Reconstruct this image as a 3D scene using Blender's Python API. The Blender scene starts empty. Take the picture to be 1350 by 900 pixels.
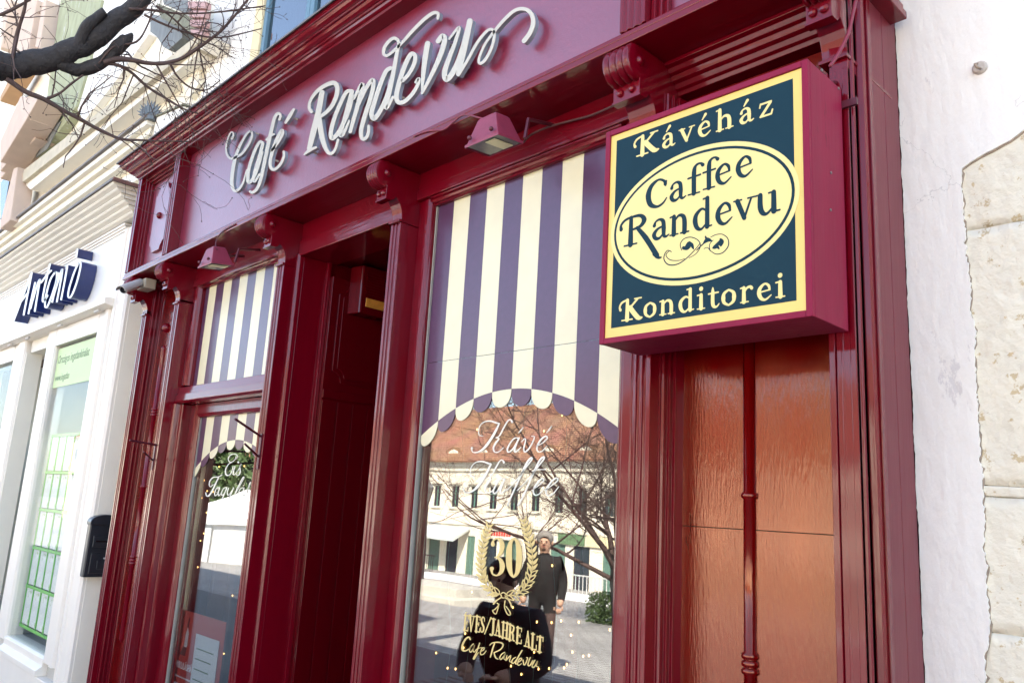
import bpy, bmesh, math, random
from mathutils import Vector, Matrix, noise as mnoise
R_ = math.radians
random.seed(7)
sc = bpy.context.scene
COL = sc.collection

# ------------------------------------------------------------------ camera
CAMLOC = Vector((0.0, -2.0, 1.6))
CAMROT = Matrix(((0.70218235, 0.10681084, 0.7039399),
                 (0.70984949, -0.18175474, -0.68049902),
                 (0.05525974, 0.97752579, -0.20344459)))
FPX = 1067.67
cam_d = bpy.data.cameras.new('camera')
cam_d.sensor_width = 36.0
cam_d.lens = 36.0 * FPX / 1350.0
cam_d.clip_start = 0.05
cam_d.clip_end = 1500
cam = bpy.data.objects.new('camera', cam_d)
COL.objects.link(cam)
cam.matrix_world = Matrix.Translation(CAMLOC) @ CAMROT.to_4x4()
sc.camera = cam

# ------------------------------------------------------------------ light
SUN_EL, SUN_AZ = 45.0, 37.0        # azimuth measured from +Y (behind the shop) towards +X
w = bpy.data.worlds.new('World')
sc.world = w
w.use_nodes = True
nt = w.node_tree
bg = nt.nodes['Background']
sky = nt.nodes.new('ShaderNodeTexSky')
sky.sky_type = 'NISHITA'
sky.sun_disc = False
sky.sun_elevation = R_(SUN_EL)
sky.sun_rotation = R_(SUN_AZ)
sky.air_density = 1.0
sky.dust_density = 1.2
sky.ozone_density = 1.0
hs = nt.nodes.new('ShaderNodeHueSaturation')      # slight trim of the hue of the sky
hs.inputs['Saturation'].default_value = 0.9
nt.links.new(sky.outputs[0], hs.inputs['Color'])
nt.links.new(hs.outputs[0], bg.inputs[0])
bg.inputs[1].default_value = 0.125
sun_d = bpy.data.lights.new('sun', 'SUN')
sun_d.energy = 5.0
sun_d.angle = R_(0.5)
sun_d.color = (1.0, 0.92, 0.80)
sun = bpy.data.objects.new('sun', sun_d)
COL.objects.link(sun)
to_sun = Vector((math.sin(R_(SUN_AZ)) * math.cos(R_(SUN_EL)), math.cos(R_(SUN_AZ)) * math.cos(R_(SUN_EL)), math.sin(R_(SUN_EL))))
sun.rotation_euler = (-to_sun).to_track_quat('-Z', 'Y').to_euler()
sun.location = (10, 20, 30)
sc.view_settings.view_transform = 'Standard'
sc.view_settings.look = 'None'
sc.view_settings.exposure = 2.52
sc.view_settings.gamma = 1.0

# ------------------------------------------------------------------ survey helpers
# a sight line of the surveyed photograph met with a plane of the real place
def sight(px, py):
    return CAMROT @ Vector((px - 675.0, -(py - 450.0), -FPX))
def at(px, py, y):
    d = sight(px, py)
    return CAMLOC + d * ((y - CAMLOC.y) / d.y)
def atx(px, py, x):
    d = sight(px, py)
    return CAMLOC + d * ((x - CAMLOC.x) / d.x)
GLASS_Y = 0.2
def refl(px, py, V):
    """what the big window mirrors at virtual depth V -> its real position out on the square"""
    p = at(px, py, V)
    return Vector((p.x, 2 * GLASS_Y - p.y, p.z))
def ground_z(y):
    return 0.0 if y > -1.5 else max(-0.08 * (-y - 1.5), -3.2)

# ------------------------------------------------------------------ mesh helpers
class MB:
    def __init__(s):
        s.v = []; s.f = []; s.mi = []
    def add(s, verts, faces, m=0):
        n = len(s.v)
        s.v += [tuple(p) for p in verts]
        for f in faces:
            s.f.append(tuple(i + n for i in f)); s.mi.append(m)
        return s
    def box(s, x0, x1, y0, y1, z0, z1, m=0):
        if x0 > x1: x0, x1 = x1, x0
        if y0 > y1: y0, y1 = y1, y0
        if z0 > z1: z0, z1 = z1, z0
        return s.add([(x0,y0,z0),(x1,y0,z0),(x1,y1,z0),(x0,y1,z0),(x0,y0,z1),(x1,y0,z1),(x1,y1,z1),(x0,y1,z1)],
              [(0,3,2,1),(4,5,6,7),(0,1,5,4),(1,2,6,5),(2,3,7,6),(3,0,4,7)], m)
    def prism(s, prof, axis, a, b, m=0):
        """profile swept along an axis; profile in the other two (x: y,z  y: x,z  z: x,y)"""
        def P(q, t):
            if axis == 'x': return (t, q[0], q[1])
            if axis == 'y': return (q[0], t, q[1])
            return (q[0], q[1], t)
        n = len(prof)
        vs = [P(q, a) for q in prof] + [P(q, b) for q in prof]
        fs = [(i, (i+1) % n, n + (i+1) % n, n + i) for i in range(n)]
        fs += [tuple(range(n-1, -1, -1)), tuple(range(n, 2*n))]
        return s.add(vs, fs, m)
    def loft(s, A, B, m=0):
        n = len(A)
        fs = [(i, (i+1) % n, n + (i+1) % n, n + i) for i in range(n)]
        fs += [tuple(range(n-1, -1, -1)), tuple(range(n, 2*n))]
        return s.add(list(A) + list(B), fs, m)
    def tube(s, pts, rad, sides=6, m=0, caps=True):
        pts = [Vector(p) for p in pts]
        if not hasattr(rad, '__len__'): rad = [rad] * len(pts)
        rings = []
        up = None
        for i, p in enumerate(pts):
            d = (pts[min(i+1, len(pts)-1)] - pts[max(i-1, 0)])
            if d.length < 1e-9: d = Vector((0,0,1))
            d.normalize()
            if up is None:
                up = Vector((0,0,1)) if abs(d.z) < .9 else Vector((1,0,0))
            a = d.cross(up)
            if a.length < 1e-6: a = d.orthogonal()
            a.normalize(); b = a.cross(d).normalized(); up = b
            rings.append([p + (a*math.cos(t*2*math.pi/sides) + b*math.sin(t*2*math.pi/sides))*rad[i] for t in range(sides)])
        vs = [q for r in rings for q in r]
        fs = []
        for i in range(len(rings)-1):
            for t in range(sides):
                fs.append((i*sides+t, i*sides+(t+1) % sides, (i+1)*sides+(t+1) % sides, (i+1)*sides+t))
        if caps:
            fs.append(tuple(range(sides-1, -1, -1)))
            fs.append(tuple(range(len(vs)-sides, len(vs))))
        return s.add(vs, fs, m)
    def lathe(s, prof, c, axis='z', seg=16, m=0):
        """prof: (radius, height) pairs from bottom to top"""
        vs = []; fs = []
        c = Vector(c)
        for r, h in prof:
            for t in range(seg):
                a = 2*math.pi*t/seg
                u, v = r*math.cos(a), r*math.sin(a)
                q = {'z': (u, v, h), 'x': (h, u, v), 'y': (u, h, v)}[axis]
                vs.append(c + Vector(q))
        for i in range(len(prof)-1):
            for t in range(seg):
                fs.append((i*seg+t, i*seg+(t+1) % seg, (i+1)*seg+(t+1) % seg, (i+1)*seg+t))
        fs.append(tuple(range(seg-1, -1, -1)))
        fs.append(tuple(range((len(prof)-1)*seg, len(prof)*seg)))
        return s.add(vs, fs, m)
    def ball(s, c, r, sx=1, sy=1, sz=1, seg=10, rings=6, m=0):
        vs = []; fs = []
        c = Vector(c)
        for i in range(1, rings):
            a = math.pi*i/rings
            for t in range(seg):
                b = 2*math.pi*t/seg
                vs.append(c + Vector((r*sx*math.sin(a)*math.cos(b), r*sy*math.sin(a)*math.sin(b), r*sz*math.cos(a))))
        top = len(vs); vs.append(c + Vector((0,0,r*sz))); vs.append(c - Vector((0,0,r*sz)))
        for i in range(rings-2):
            for t in range(seg):
                fs.append((i*seg+t, (i+1)*seg+t, (i+1)*seg+(t+1) % seg, i*seg+(t+1) % seg))
        for t in range(seg):
            fs.append((t, (t+1) % seg, top))
            fs.append(((rings-2)*seg+(t+1) % seg, (rings-2)*seg+t, top+1))
        return s.add(vs, fs, m)
    def ribbon(s, pts, mapf, y0, y1, m=0, n=5, smooth=True, capn=5):
        """a brush stroke: pts (u, v, width) -> flat-faced solid between planes y0 (front) and y1"""
        P = [(p[0], p[1]) for p in pts]; W = [p[2] for p in pts]
        S = []
        if smooth and len(P) > 2:
            for i in range(len(P)-1):
                p0 = P[max(i-1,0)]; p1 = P[i]; p2 = P[i+1]; p3 = P[min(i+2,len(P)-1)]
                for k in range(n):
                    t = k/n
                    f = lambda a,b,c,d: .5*((2*b)+(-a+c)*t+(2*a-5*b+4*c-d)*t*t+(-a+3*b-3*c+d)*t**3)
                    S.append((f(p0[0],p1[0],p2[0],p3[0]), f(p0[1],p1[1],p2[1],p3[1]), W[i]+(W[i+1]-W[i])*t))
            S.append((P[-1][0], P[-1][1], W[-1]))
        else:
            S = [(P[i][0], P[i][1], W[i]) for i in range(len(P))]
        L = []; Rr = []
        for i, (x, y, wd) in enumerate(S):
            a = S[max(i-1,0)]; b = S[min(i+1,len(S)-1)]
            dx, dy = b[0]-a[0], b[1]-a[1]
            l = math.hypot(dx, dy) or 1
            dx, dy = dx/l, dy/l
            L.append((x-dy*wd/2, y+dx*wd/2)); Rr.append((x+dy*wd/2, y-dx*wd/2))
        def cap(i, sgn):
            x, y, wd = S[i]
            j = 1 if i == 0 else len(S)-2
            dx, dy = (x-S[j][0], y-S[j][1]); l = math.hypot(dx,dy) or 1
            a0 = math.atan2(dy/l, dx/l)
            return [(x+math.cos(a0+q)*wd/2, y+math.sin(a0+q)*wd/2) for q in [math.pi/2 - math.pi*k/(capn+1) for k in range(1, capn+1)]]
        fr = []
        start = cap(0, -1); end = cap(len(S)-1, 1)
        n_ = len(S)
        pts2 = L + Rr + start + end
        vs = [mapf(u, v, y0) for u, v in pts2] + [mapf(u, v, y1) for u, v in pts2]
        N = len(pts2)
        fs = []
        for i in range(n_-1):
            fs.append((i, i+1, n_+i+1, n_+i))
        c0 = 2*n_; c1 = c0+capn
        # caps: the start cap runs from one side to the other
        fs.append(tuple([n_-1] + [c1+k for k in range(capn)] + [2*n_-1]))
        fs.append(tuple([n_] + [c0+k for k in range(capn)] + [0]))
        back = [tuple(i+N for i in reversed(f)) for f in fs]
        loop = list(range(n_)) + [c1+k for k in range(capn)] + list(range(2*n_-1, n_-1, -1)) + [c0+k for k in range(capn)]
        side = [(loop[i], loop[i]+N, loop[(i+1) % len(loop)]+N, loop[(i+1) % len(loop)]) for i in range(len(loop))]
        return s.add(vs, fs+back+side, m)
    def build(s, name, mat, parent=None, smooth=False, bevel=0, label=None, auto=None):
        me = bpy.data.meshes.new(name)
        me.from_pydata(s.v, [], s.f)
        mats = mat if isinstance(mat, (list, tuple)) else [mat]
        for mm in mats: me.materials.append(mm)
        if len(mats) > 1:
            me.polygons.foreach_set('material_index', s.mi)
        bm = bmesh.new(); bm.from_mesh(me)
        bmesh.ops.recalc_face_normals(bm, faces=bm.faces)
        bm.to_mesh(me); bm.free()
        if smooth: me.polygons.foreach_set('use_smooth', [True]*len(me.polygons))
        me.update()
        o = bpy.data.objects.new(name, me)
        COL.objects.link(o)
        if auto is not None:
            me.polygons.foreach_set('use_smooth', [True]*len(me.polygons))
            sharp_by_angle(me, auto)
        if bevel:
            b = o.modifiers.new('bevel', 'BEVEL'); b.width = bevel; b.segments = 2; b.limit_method = 'ANGLE'; b.angle_limit = R_(40)
        if parent is not None: attach(o, parent)
        if label: o['label'] = label
        return o

def sharp_by_angle(me, deg):
    bm = bmesh.new(); bm.from_mesh(me)
    for e in bm.edges:
        if len(e.link_faces) == 2 and e.calc_face_angle(0) > R_(deg): e.smooth = False
        elif len(e.link_faces) != 2: e.smooth = False
    bm.to_mesh(me); bm.free()

def worldloc(o):
    l = Vector(o.location)
    while o.parent is not None:
        o = o.parent; l += Vector(o.location)
    return l
def attach(o, parent):
    o.parent = parent
    o.location = Vector(o.location) - worldloc(parent)
def thing(name, label, cat, loc=(0,0,0), group=None):
    o = bpy.data.objects.new(name, None); COL.objects.link(o)
    o.empty_display_size = .1
    o.location = loc; o['label'] = label; o['category'] = cat
    if group: o['group'] = group
    return o
def tag(o, label, cat, group=None):
    o['label'] = label; o['category'] = cat
    if group: o['group'] = group
    return o

# ------------------------------------------------------------------ materials
def new_mat(name):
    m = bpy.data.materials.new(name); m.use_nodes = True
    n = m.node_tree
    return m, n, n.nodes['Principled BSDF'], n.links
def mat(name, col, rough=.5, metal=0, spec=.5, coat=0, coatr=.1, coati=1.5, sptint=None, var=.12, vscale=6, bump=0, bscale=40, stretch=(1,1,1), wear=None, wearcol=None, wscale=9, rvar=0, emit=None, estr=0, cracks=0):
    m, n, p, L = new_mat(name)
    N = n.nodes.new
    p.inputs['Base Color'].default_value = (*col, 1)
    p.inputs['Roughness'].default_value = rough
    p.inputs['Metallic'].default_value = metal
    p.inputs['Specular IOR Level'].default_value = spec
    p.inputs['Coat Weight'].default_value = coat
    p.inputs['Coat Roughness'].default_value = coatr
    p.inputs['Coat IOR'].default_value = coati
    if sptint:
        p.inputs['Specular Tint'].default_value = (*sptint, 1); p.inputs['IOR'].default_value = 1.75
    tc = N('ShaderNodeTexCoord')
    mp = N('ShaderNodeMapping'); L.new(tc.outputs['Object'], mp.inputs[0])
    mp.inputs['Scale'].default_value = stretch
    csock = None
    if var:
        t = N('ShaderNodeTexNoise'); t.inputs['Scale'].default_value = vscale; t.inputs['Detail'].default_value = 6
        L.new(mp.outputs[0], t.inputs['Vector'])
        mx = N('ShaderNodeMix'); mx.data_type = 'RGBA'
        mx.inputs[6].default_value = (*[c*(1-var) for c in col], 1)
        mx.inputs[7].default_value = (*[min(1, c*(1+var)) for c in col], 1)
        L.new(t.outputs['Fac'], mx.inputs[0]); csock = mx.outputs[2]
    if wear is not None:
        t2 = N('ShaderNodeTexNoise'); t2.inputs['Scale'].default_value = wscale; t2.inputs['Detail'].default_value = 9; t2.inputs['Roughness'].default_value = .7
        L.new(mp.outputs[0], t2.inputs['Vector'])
        r = N('ShaderNodeValToRGB'); r.color_ramp.elements[0].position = wear; r.color_ramp.elements[1].position = wear+.03
        L.new(t2.outputs['Fac'], r.inputs[0])
        m2 = N('ShaderNodeMix'); m2.data_type = 'RGBA'
        if csock: L.new(csock, m2.inputs[6])
        else: m2.inputs[6].default_value = (*col, 1)
        m2.inputs[7].default_value = (*wearcol, 1)
        L.new(r.outputs[0], m2.inputs[0]); csock = m2.outputs[2]
    if cracks:
        vd = N('ShaderNodeTexNoise'); vd.inputs['Scale'].default_value = 5; vd.inputs['Detail'].default_value = 6
        L.new(tc.outputs['Object'], vd.inputs['Vector'])
        va = N('ShaderNodeVectorMath'); va.operation = 'MULTIPLY_ADD'; va.inputs[1].default_value = (.35,.35,.35)
        L.new(vd.outputs['Color'], va.inputs[0]); L.new(tc.outputs['Object'], va.inputs[2])
        vo = N('ShaderNodeTexVoronoi'); vo.feature = 'DISTANCE_TO_EDGE'; vo.inputs['Scale'].default_value = cracks
        L.new(va.outputs[0], vo.inputs['Vector'])
        lt_ = N('ShaderNodeMath'); lt_.operation = 'LESS_THAN'; lt_.inputs[1].default_value = .0022
        L.new(vo.outputs['Distance'], lt_.inputs[0])
        mk = N('ShaderNodeTexNoise'); mk.inputs['Scale'].default_value = 2.5; L.new(tc.outputs['Object'], mk.inputs['Vector'])
        gt = N('ShaderNodeMath'); gt.operation = 'GREATER_THAN'; gt.inputs[1].default_value = .52; L.new(mk.outputs['Fac'], gt.inputs[0])
        mu = N('ShaderNodeMath'); mu.operation = 'MULTIPLY'; L.new(lt_.outputs[0], mu.inputs[0]); L.new(gt.outputs[0], mu.inputs[1])
        m3 = N('ShaderNodeMix'); m3.data_type = 'RGBA'; m3.inputs[7].default_value = (*[c*.78 for c in col], 1)
        L.new(mu.outputs[0], m3.inputs[0]); L.new(csock, m3.inputs[6]); csock = m3.outputs[2]
    if csock: L.new(csock, p.inputs['Base Color'])
    if rvar:
        t3 = N('ShaderNodeTexNoise'); t3.inputs['Scale'].default_value = vscale*1.7; t3.inputs['Detail'].default_value = 5
        L.new(mp.outputs[0], t3.inputs['Vector'])
        mr = N('ShaderNodeMapRange'); mr.inputs[3].default_value = max(.02, rough-rvar); mr.inputs[4].default_value = rough+rvar
        L.new(t3.outputs['Fac'], mr.inputs[0]); L.new(mr.outputs[0], p.inputs['Roughness'])
    if bump:
        t4 = N('ShaderNodeTexNoise'); t4.inputs['Scale'].default_value = bscale; t4.inputs['Detail'].default_value = 5
        L.new(mp.outputs[0], t4.inputs['Vector'])
        b = N('ShaderNodeBump'); b.inputs['Strength'].default_value = bump; b.inputs['Distance'].default_value = .01
        L.new(t4.outputs['Fac'], b.inputs['Height']); L.new(b.outputs[0], p.inputs['Normal'])
        if coat: L.new(b.outputs[0], p.inputs['Coat Normal'])
    if emit:
        p.inputs['Emission Color'].default_value = (*emit, 1); p.inputs['Emission Strength'].default_value = estr
    return m

def paint(name, col, stretch=(1,1,.06), bump=.10, rough=.40, coat=.85, wear=None, wearcol=(.3,.16,.2), bscale=55, coatr=.07, coati=1.5):
    return mat(name, col, rough=rough, spec=.06, coat=coat, coatr=coatr, coati=coati, var=.26, vscale=5, bump=bump, bscale=bscale, stretch=stretch, rvar=.07, wear=wear, wearcol=wearcol, wscale=14)

RED = (.145, .0003, .0068)
M = {}
M['red'] = paint('wine_red_gloss_paint', RED, wear=.70, wearcol=(.28,.12,.12), bump=.14)
M['redx'] = paint('wine_red_gloss_paint_horizontal', RED, stretch=(.06,1,1), wear=.70, wearcol=(.34,.20,.22))
M['redf'] = mat('wine_red_fascia_paint', (.19,.0005,.025), rough=.5, spec=.2, coat=1.0, coatr=.34, coati=2.0, var=.12, vscale=9, bump=.10, bscale=60, rvar=.08)
M['redp'] = mat('warm_reflection_red_panel', (.12,.0006,.001), rough=.19, spec=.52, sptint=(1,.40,.17), coat=.7, coatr=.08, coati=1.5, var=.35, vscale=7, bump=.12, bscale=170, stretch=(1,1,.12), rvar=.17, wear=.66, wearcol=(.07,.001,.001), wscale=16)  # orange tint paints the sunlit houses' warm reflection into the gloss
M['joint'] = mat('dark_red_joint', (.02,.001,.001), rough=.8, var=0)
M['redm'] = mat('dull_red_side_paint', (.15,.008,.02), rough=.42, var=.12, vscale=8, bump=.1, bscale=60, stretch=(1,1,.1), wear=.72, wearcol=(.12,.02,.03))
M['redlamp'] = mat('chalky_red_lamp_paint', (.24,.03,.06), rough=.45, var=.25, vscale=30, bump=.1, bscale=80, wear=.68, wearcol=(.3,.12,.15), wscale=25)
M['redbox'] = mat('weathered_sign_box_red', (.22,.004,.034), rough=.55, spec=.25, var=.2, vscale=10, bump=.14, bscale=60, stretch=(1,1,.12), wear=.62, wearcol=(.09,.002,.010), wscale=30, rvar=.08)
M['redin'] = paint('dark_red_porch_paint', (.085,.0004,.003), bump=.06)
M['iron'] = mat('dark_red_iron', (.09,.01,.02), rough=.4, var=.2, vscale=40)
M['cable'] = mat('painted_cable', (.2,.02,.04), rough=.5)
M['cable2'] = mat('brown_cable', (.10,.04,.04), rough=.5)
M['letter'] = mat('ivory_letter_paint', (.52,.49,.41), rough=.45, var=.08, vscale=14, wear=.66, wearcol=(.56,.49,.34), wscale=5)
M['letterside'] = mat('grey_blue_letter_shading', (.26,.31,.37), rough=.45, var=.15, vscale=14)  # blue sky sheen and shading of the sides put into their colour
M['cream'] = mat('cream_film', (.76,.69,.46), rough=.28, var=.08, vscale=12, bump=.03, bscale=40)
M['plum'] = mat('plum_film', (.082,.028,.072), rough=.3, var=.18, vscale=40, coat=.3, coatr=.2, bump=.03, bscale=40)
M['signblue'] = mat('sign_navy_print', (.008,.034,.050), rough=.55, spec=.12, var=.15, vscale=14)
M['signcream'] = mat('sign_cream_print', (.76,.54,.13), rough=.35, var=.08, vscale=5, wear=.72, wearcol=(.66,.52,.25), wscale=8)
M['signlight'] = mat('sign_pale_cream_print', (.78,.62,.22), rough=.35, var=.05, vscale=8)
M['white'] = mat('white_plaster', (.82,.79,.72), rough=.85, var=.06, vscale=4, bump=.45, bscale=30, stretch=(1,1,.5), wear=.62, wearcol=(.66,.63,.59), wscale=9, cracks=2.6)
M['stone'] = mat('pale_limestone', (.76,.71,.57), rough=.9, var=.12, vscale=7, bump=.9, bscale=28, wear=.585, wearcol=(.56,.45,.27), wscale=22)
M['mortar'] = mat('stone_joint_mortar', (.60,.54,.43), rough=.95, var=.2, vscale=20, bump=.4)
M['edgebrown'] = mat('brown_plaster_edge', (.30,.24,.18), rough=.95, var=.6, vscale=60)  # uneven dark brown for the strip along the plaster edge and the hook
M['creamwall'] = mat('cream_stucco', (.82,.76,.62), rough=.85, var=.07, vscale=3, bump=.2, bscale=20, wear=.68, wearcol=(.68,.58,.42), wscale=6)
M['creamtrim'] = mat('cream_trim_paint', (.82,.77,.66), rough=.55, var=.05, vscale=5, bump=.05)
M['whitetrim'] = mat('white_shop_joinery', (.82,.76,.67), rough=.4, var=.06, vscale=6, bump=.04, stretch=(1,1,.1))
M['flash'] = mat('dull_lead_flashing', (.16,.14,.13), rough=.6, var=.3, vscale=10)
M['flashred'] = mat('brown_sheet_flashing', (.18,.08,.06), rough=.5, var=.2)
M['moss'] = mat('mossy_green_plaster', (.34,.36,.23), rough=.95, var=.45, vscale=7, stretch=(1,1,.4), bump=.4, wear=.6, wearcol=(.45,.46,.38), wscale=9)
M['slate'] = mat('grey_weathered_slate', (.17,.18,.175), rough=.7, var=.4, vscale=16, bump=.4, stretch=(1,1,.3))
M['mossgrey'] = mat('mossy_roof_edge', (.20,.20,.14), rough=.9, var=.5, vscale=20, bump=.5)
M['pink'] = mat('old_pink_stucco', (.58,.45,.36), rough=.85, var=.15, vscale=5, bump=.2)
M['pinktile'] = mat('pink_roof_tile', (.46,.28,.26), rough=.7, var=.2, vscale=12)
M['palmette'] = mat('grey_zinc_ornament', (.14,.16,.17), rough=.5, metal=.3, var=.3, vscale=30)
M['navy'] = mat('navy_letter_sides', (.010,.022,.12), rough=.3, coat=.4, var=.1)
M['shopwhite'] = mat('bright_white_sign_face', (.82,.82,.80), rough=.4, var=.02)
M['blueframe'] = mat('grey_blue_window_frame', (.10,.19,.25), rough=.45, var=.15, vscale=10)
M['ochre'] = mat('pale_ochre_reveal', (.72,.60,.36), rough=.8, var=.1)
M['black'] = mat('black_postbox_enamel', (.012,.016,.022), rough=.38, coat=.3, var=.2, vscale=30)
M['steel'] = mat('bright_steel', (.6,.6,.6), rough=.3, metal=1, var=.1)
M['cctvwhite'] = mat('off_white_plastic', (.55,.53,.50), rough=.4, var=.06)
M['darkglass'] = mat('dark_lens', (.01,.01,.012), rough=.08, var=0)
M['lampglass'] = mat('dusty_lamp_glass', (.16,.16,.15), rough=.25, var=.3, vscale=12)
M['reflector'] = mat('lamp_reflector', (.70,.66,.42), rough=.35, metal=.2, var=.05)
M['amber'] = mat('amber_lens', (.55,.24,.04), rough=.3, var=.4, vscale=40)
M['bark'] = mat('dark_wet_bark', (.026,.023,.023), rough=.8, var=.7, vscale=25, bump=1.0, bscale=60, wear=.62, wearcol=(.06,.055,.05), wscale=40)
M['twig'] = mat('brown_twigs', (.075,.045,.038), rough=.8, var=.4, vscale=20)
M['gold'] = mat('gold_vinyl', (.70,.52,.20), rough=.4, var=.06, vscale=14)
M['silver'] = mat('ivory_vinyl', (.82,.78,.68), rough=.4, var=.05)
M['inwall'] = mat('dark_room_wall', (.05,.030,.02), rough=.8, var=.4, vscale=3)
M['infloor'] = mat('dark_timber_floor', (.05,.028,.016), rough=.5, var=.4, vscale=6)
M['wood'] = mat('brown_door_edge_wood', (.10,.045,.025), rough=.5, var=.3, vscale=8, stretch=(1,1,.1))
M['seal'] = mat('grey_window_seal', (.33,.31,.27), rough=.6, var=.2, vscale=20)
M['bulb'] = mat('warm_fairy_bulb', (1,.8,.5), rough=.4, emit=(1,.50,.14), estr=1.6, var=0)
M['wire'] = mat('thin_dark_wire', (.08,.06,.05), rough=.5, var=0)
M['poster'] = mat('red_poster_paper', (.48,.045,.03), rough=.5, var=.08, vscale=6)
M['posterwhite'] = mat('white_poster_paper', (.75,.76,.78), rough=.6, var=.04)
M['posterdark'] = mat('dark_poster_print', (.03,.012,.012), rough=.6, var=0)
M['green'] = mat('bright_green_plastic', (.16,.55,.06), rough=.45, var=.1)
M['lime'] = mat('lime_poster', (.56,.70,.34), rough=.5, var=.1, vscale=4)
M['greyink'] = mat('grey_poster_ink', (.12,.2,.10), rough=.6, var=0)
M['cardpaper'] = mat('listing_paper', (.80,.82,.78), rough=.6, var=.25, vscale=11, wear=.58, wearcol=(.40,.52,.24), wscale=10)
M['basket'] = mat('speckled_shawl', (.40,.33,.28), rough=.9, var=.7, vscale=45, wear=.55, wearcol=(.10,.08,.09), wscale=40)
M['coat'] = mat('black_coat', (.012,.011,.011), rough=.9, var=.5, vscale=12, bump=.8, bscale=14)
M['browncoat'] = mat('brown_wool_coat', (.08,.05,.045), rough=.95, var=.3, vscale=20)
M['skin'] = mat('skin', (.50,.29,.20), rough=.55, var=.06)
M['hair'] = mat('grey_hair', (.22,.20,.18), rough=.8, var=.3, vscale=60)
M['hair2'] = mat('dark_hair', (.025,.018,.014), rough=.7, var=.3, vscale=60)
M['trouser'] = mat('dark_trousers', (.015,.016,.022), rough=.85, var=.2)
M['facade'] = mat('sunlit_cream_facade', (.74,.67,.54), rough=.9, var=.12, vscale=1.2, bump=.1, bscale=8, wear=.66, wearcol=(.50,.42,.30), wscale=1.5)
M['facadetrim'] = mat('white_stucco_trim', (.70,.64,.52), rough=.85, var=.05)
M['winpane'] = mat('dark_far_window', (.03,.04,.05), rough=.1, var=.3, vscale=2)
M['shutter'] = mat('green_shutter', (.10,.18,.14), rough=.6)
M['awning'] = mat('pale_grey_awning', (.50,.52,.50), rough=.8, var=.1)
M['redink'] = mat('red_shop_lettering', (.55,.03,.02), rough=.5)
M['tent'] = mat('white_marquee_canvas', (.80,.80,.78), rough=.7, var=.04)
M['leaf'] = mat('evergreen_leaves', (.06,.10,.03), rough=.6, var=.5, vscale=14)
M['ledge'] = mat('pale_stone_ledge', (.52,.49,.43), rough=.85, var=.12, vscale=3)
M['rail'] = mat('black_iron_rail', (.02,.02,.022), rough=.5)

# tiled roof with real rows shown by a wave bump
def tile_mat():
    m, n, p, L = new_mat('orange_roof_tiles'); N = n.nodes.new
    tc = N('ShaderNodeTexCoord'); br = N('ShaderNodeTexBrick'); br.offset = .5
    br.inputs['Scale'].default_value = 1.0; br.inputs['Brick Width'].default_value = .22; br.inputs['Row Height'].default_value = .16
    br.inputs['Mortar Size'].default_value = .02
    br.inputs['Color1'].default_value = (.44,.235,.145,1); br.inputs['Color2'].default_value = (.35,.175,.105,1); br.inputs['Mortar'].default_value = (.2,.09,.05,1)
    mp = N('ShaderNodeMapping'); mp.inputs['Rotation'].default_value = (R_(90),0,0)
    L.new(tc.outputs['Object'], mp.inputs[0]); L.new(mp.outputs[0], br.inputs['Vector'])
    nz = N('ShaderNodeTexNoise'); nz.inputs['Scale'].default_value = .6; nz.inputs['Detail'].default_value = 8
    L.new(tc.outputs['Object'], nz.inputs['Vector'])
    mx = N('ShaderNodeMix'); mx.data_type = 'RGBA'; mx.blend_type = 'MULTIPLY'; mx.inputs[0].default_value = .5
    L.new(br.outputs['Color'], mx.inputs[6]); L.new(nz.outputs['Color'], mx.inputs[7]); L.new(mx.outputs[2], p.inputs['Base Color'])
    p.inputs['Roughness'].default_value = .85
    return m
M['roof'] = tile_mat()
def sett_mat():
    m, n, p, L = new_mat('grey_stone_setts'); N = n.nodes.new
    tc = N('ShaderNodeTexCoord'); br = N('ShaderNodeTexBrick')
    br.inputs['Scale'].default_value = 1.0; br.inputs['Brick Width'].default_value = .34; br.inputs['Row Height'].default_value = .17
    br.inputs['Mortar Size'].default_value = .012
    br.inputs['Color1'].default_value = (.36,.345,.325,1); br.inputs['Color2'].default_value = (.27,.26,.25,1); br.inputs['Mortar'].default_value = (.08,.075,.07,1)
    L.new(tc.outputs['Object'], br.inputs['Vector'])
    nz = N('ShaderNodeTexNoise'); nz.inputs['Scale'].default_value = .35; nz.inputs['Detail'].default_value = 8
    L.new(tc.outputs['Object'], nz.inputs['Vector'])
    mr = N('ShaderNodeMapRange'); mr.inputs[3].default_value = .65; mr.inputs[4].default_value = 1.5
    L.new(nz.outputs['Fac'], mr.inputs[0])
    mx = N('ShaderNodeVectorMath'); mx.operation = 'SCALE'
    L.new(br.outputs['Color'], mx.inputs[0]); L.new(mr.outputs[0], mx.inputs['Scale']); L.new(mx.outputs[0], p.inputs['Base Color'])
    b = N('ShaderNodeBump'); b.inputs['Strength'].default_value = .5; b.inputs['Distance'].default_value = .01
    L.new(br.outputs['Fac'], b.inputs['Height']); b.invert = True; L.new(b.outputs[0], p.inputs['Normal'])
    p.inputs['Roughness'].default_value = .7
    return m
M['setts'] = sett_mat()
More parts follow.
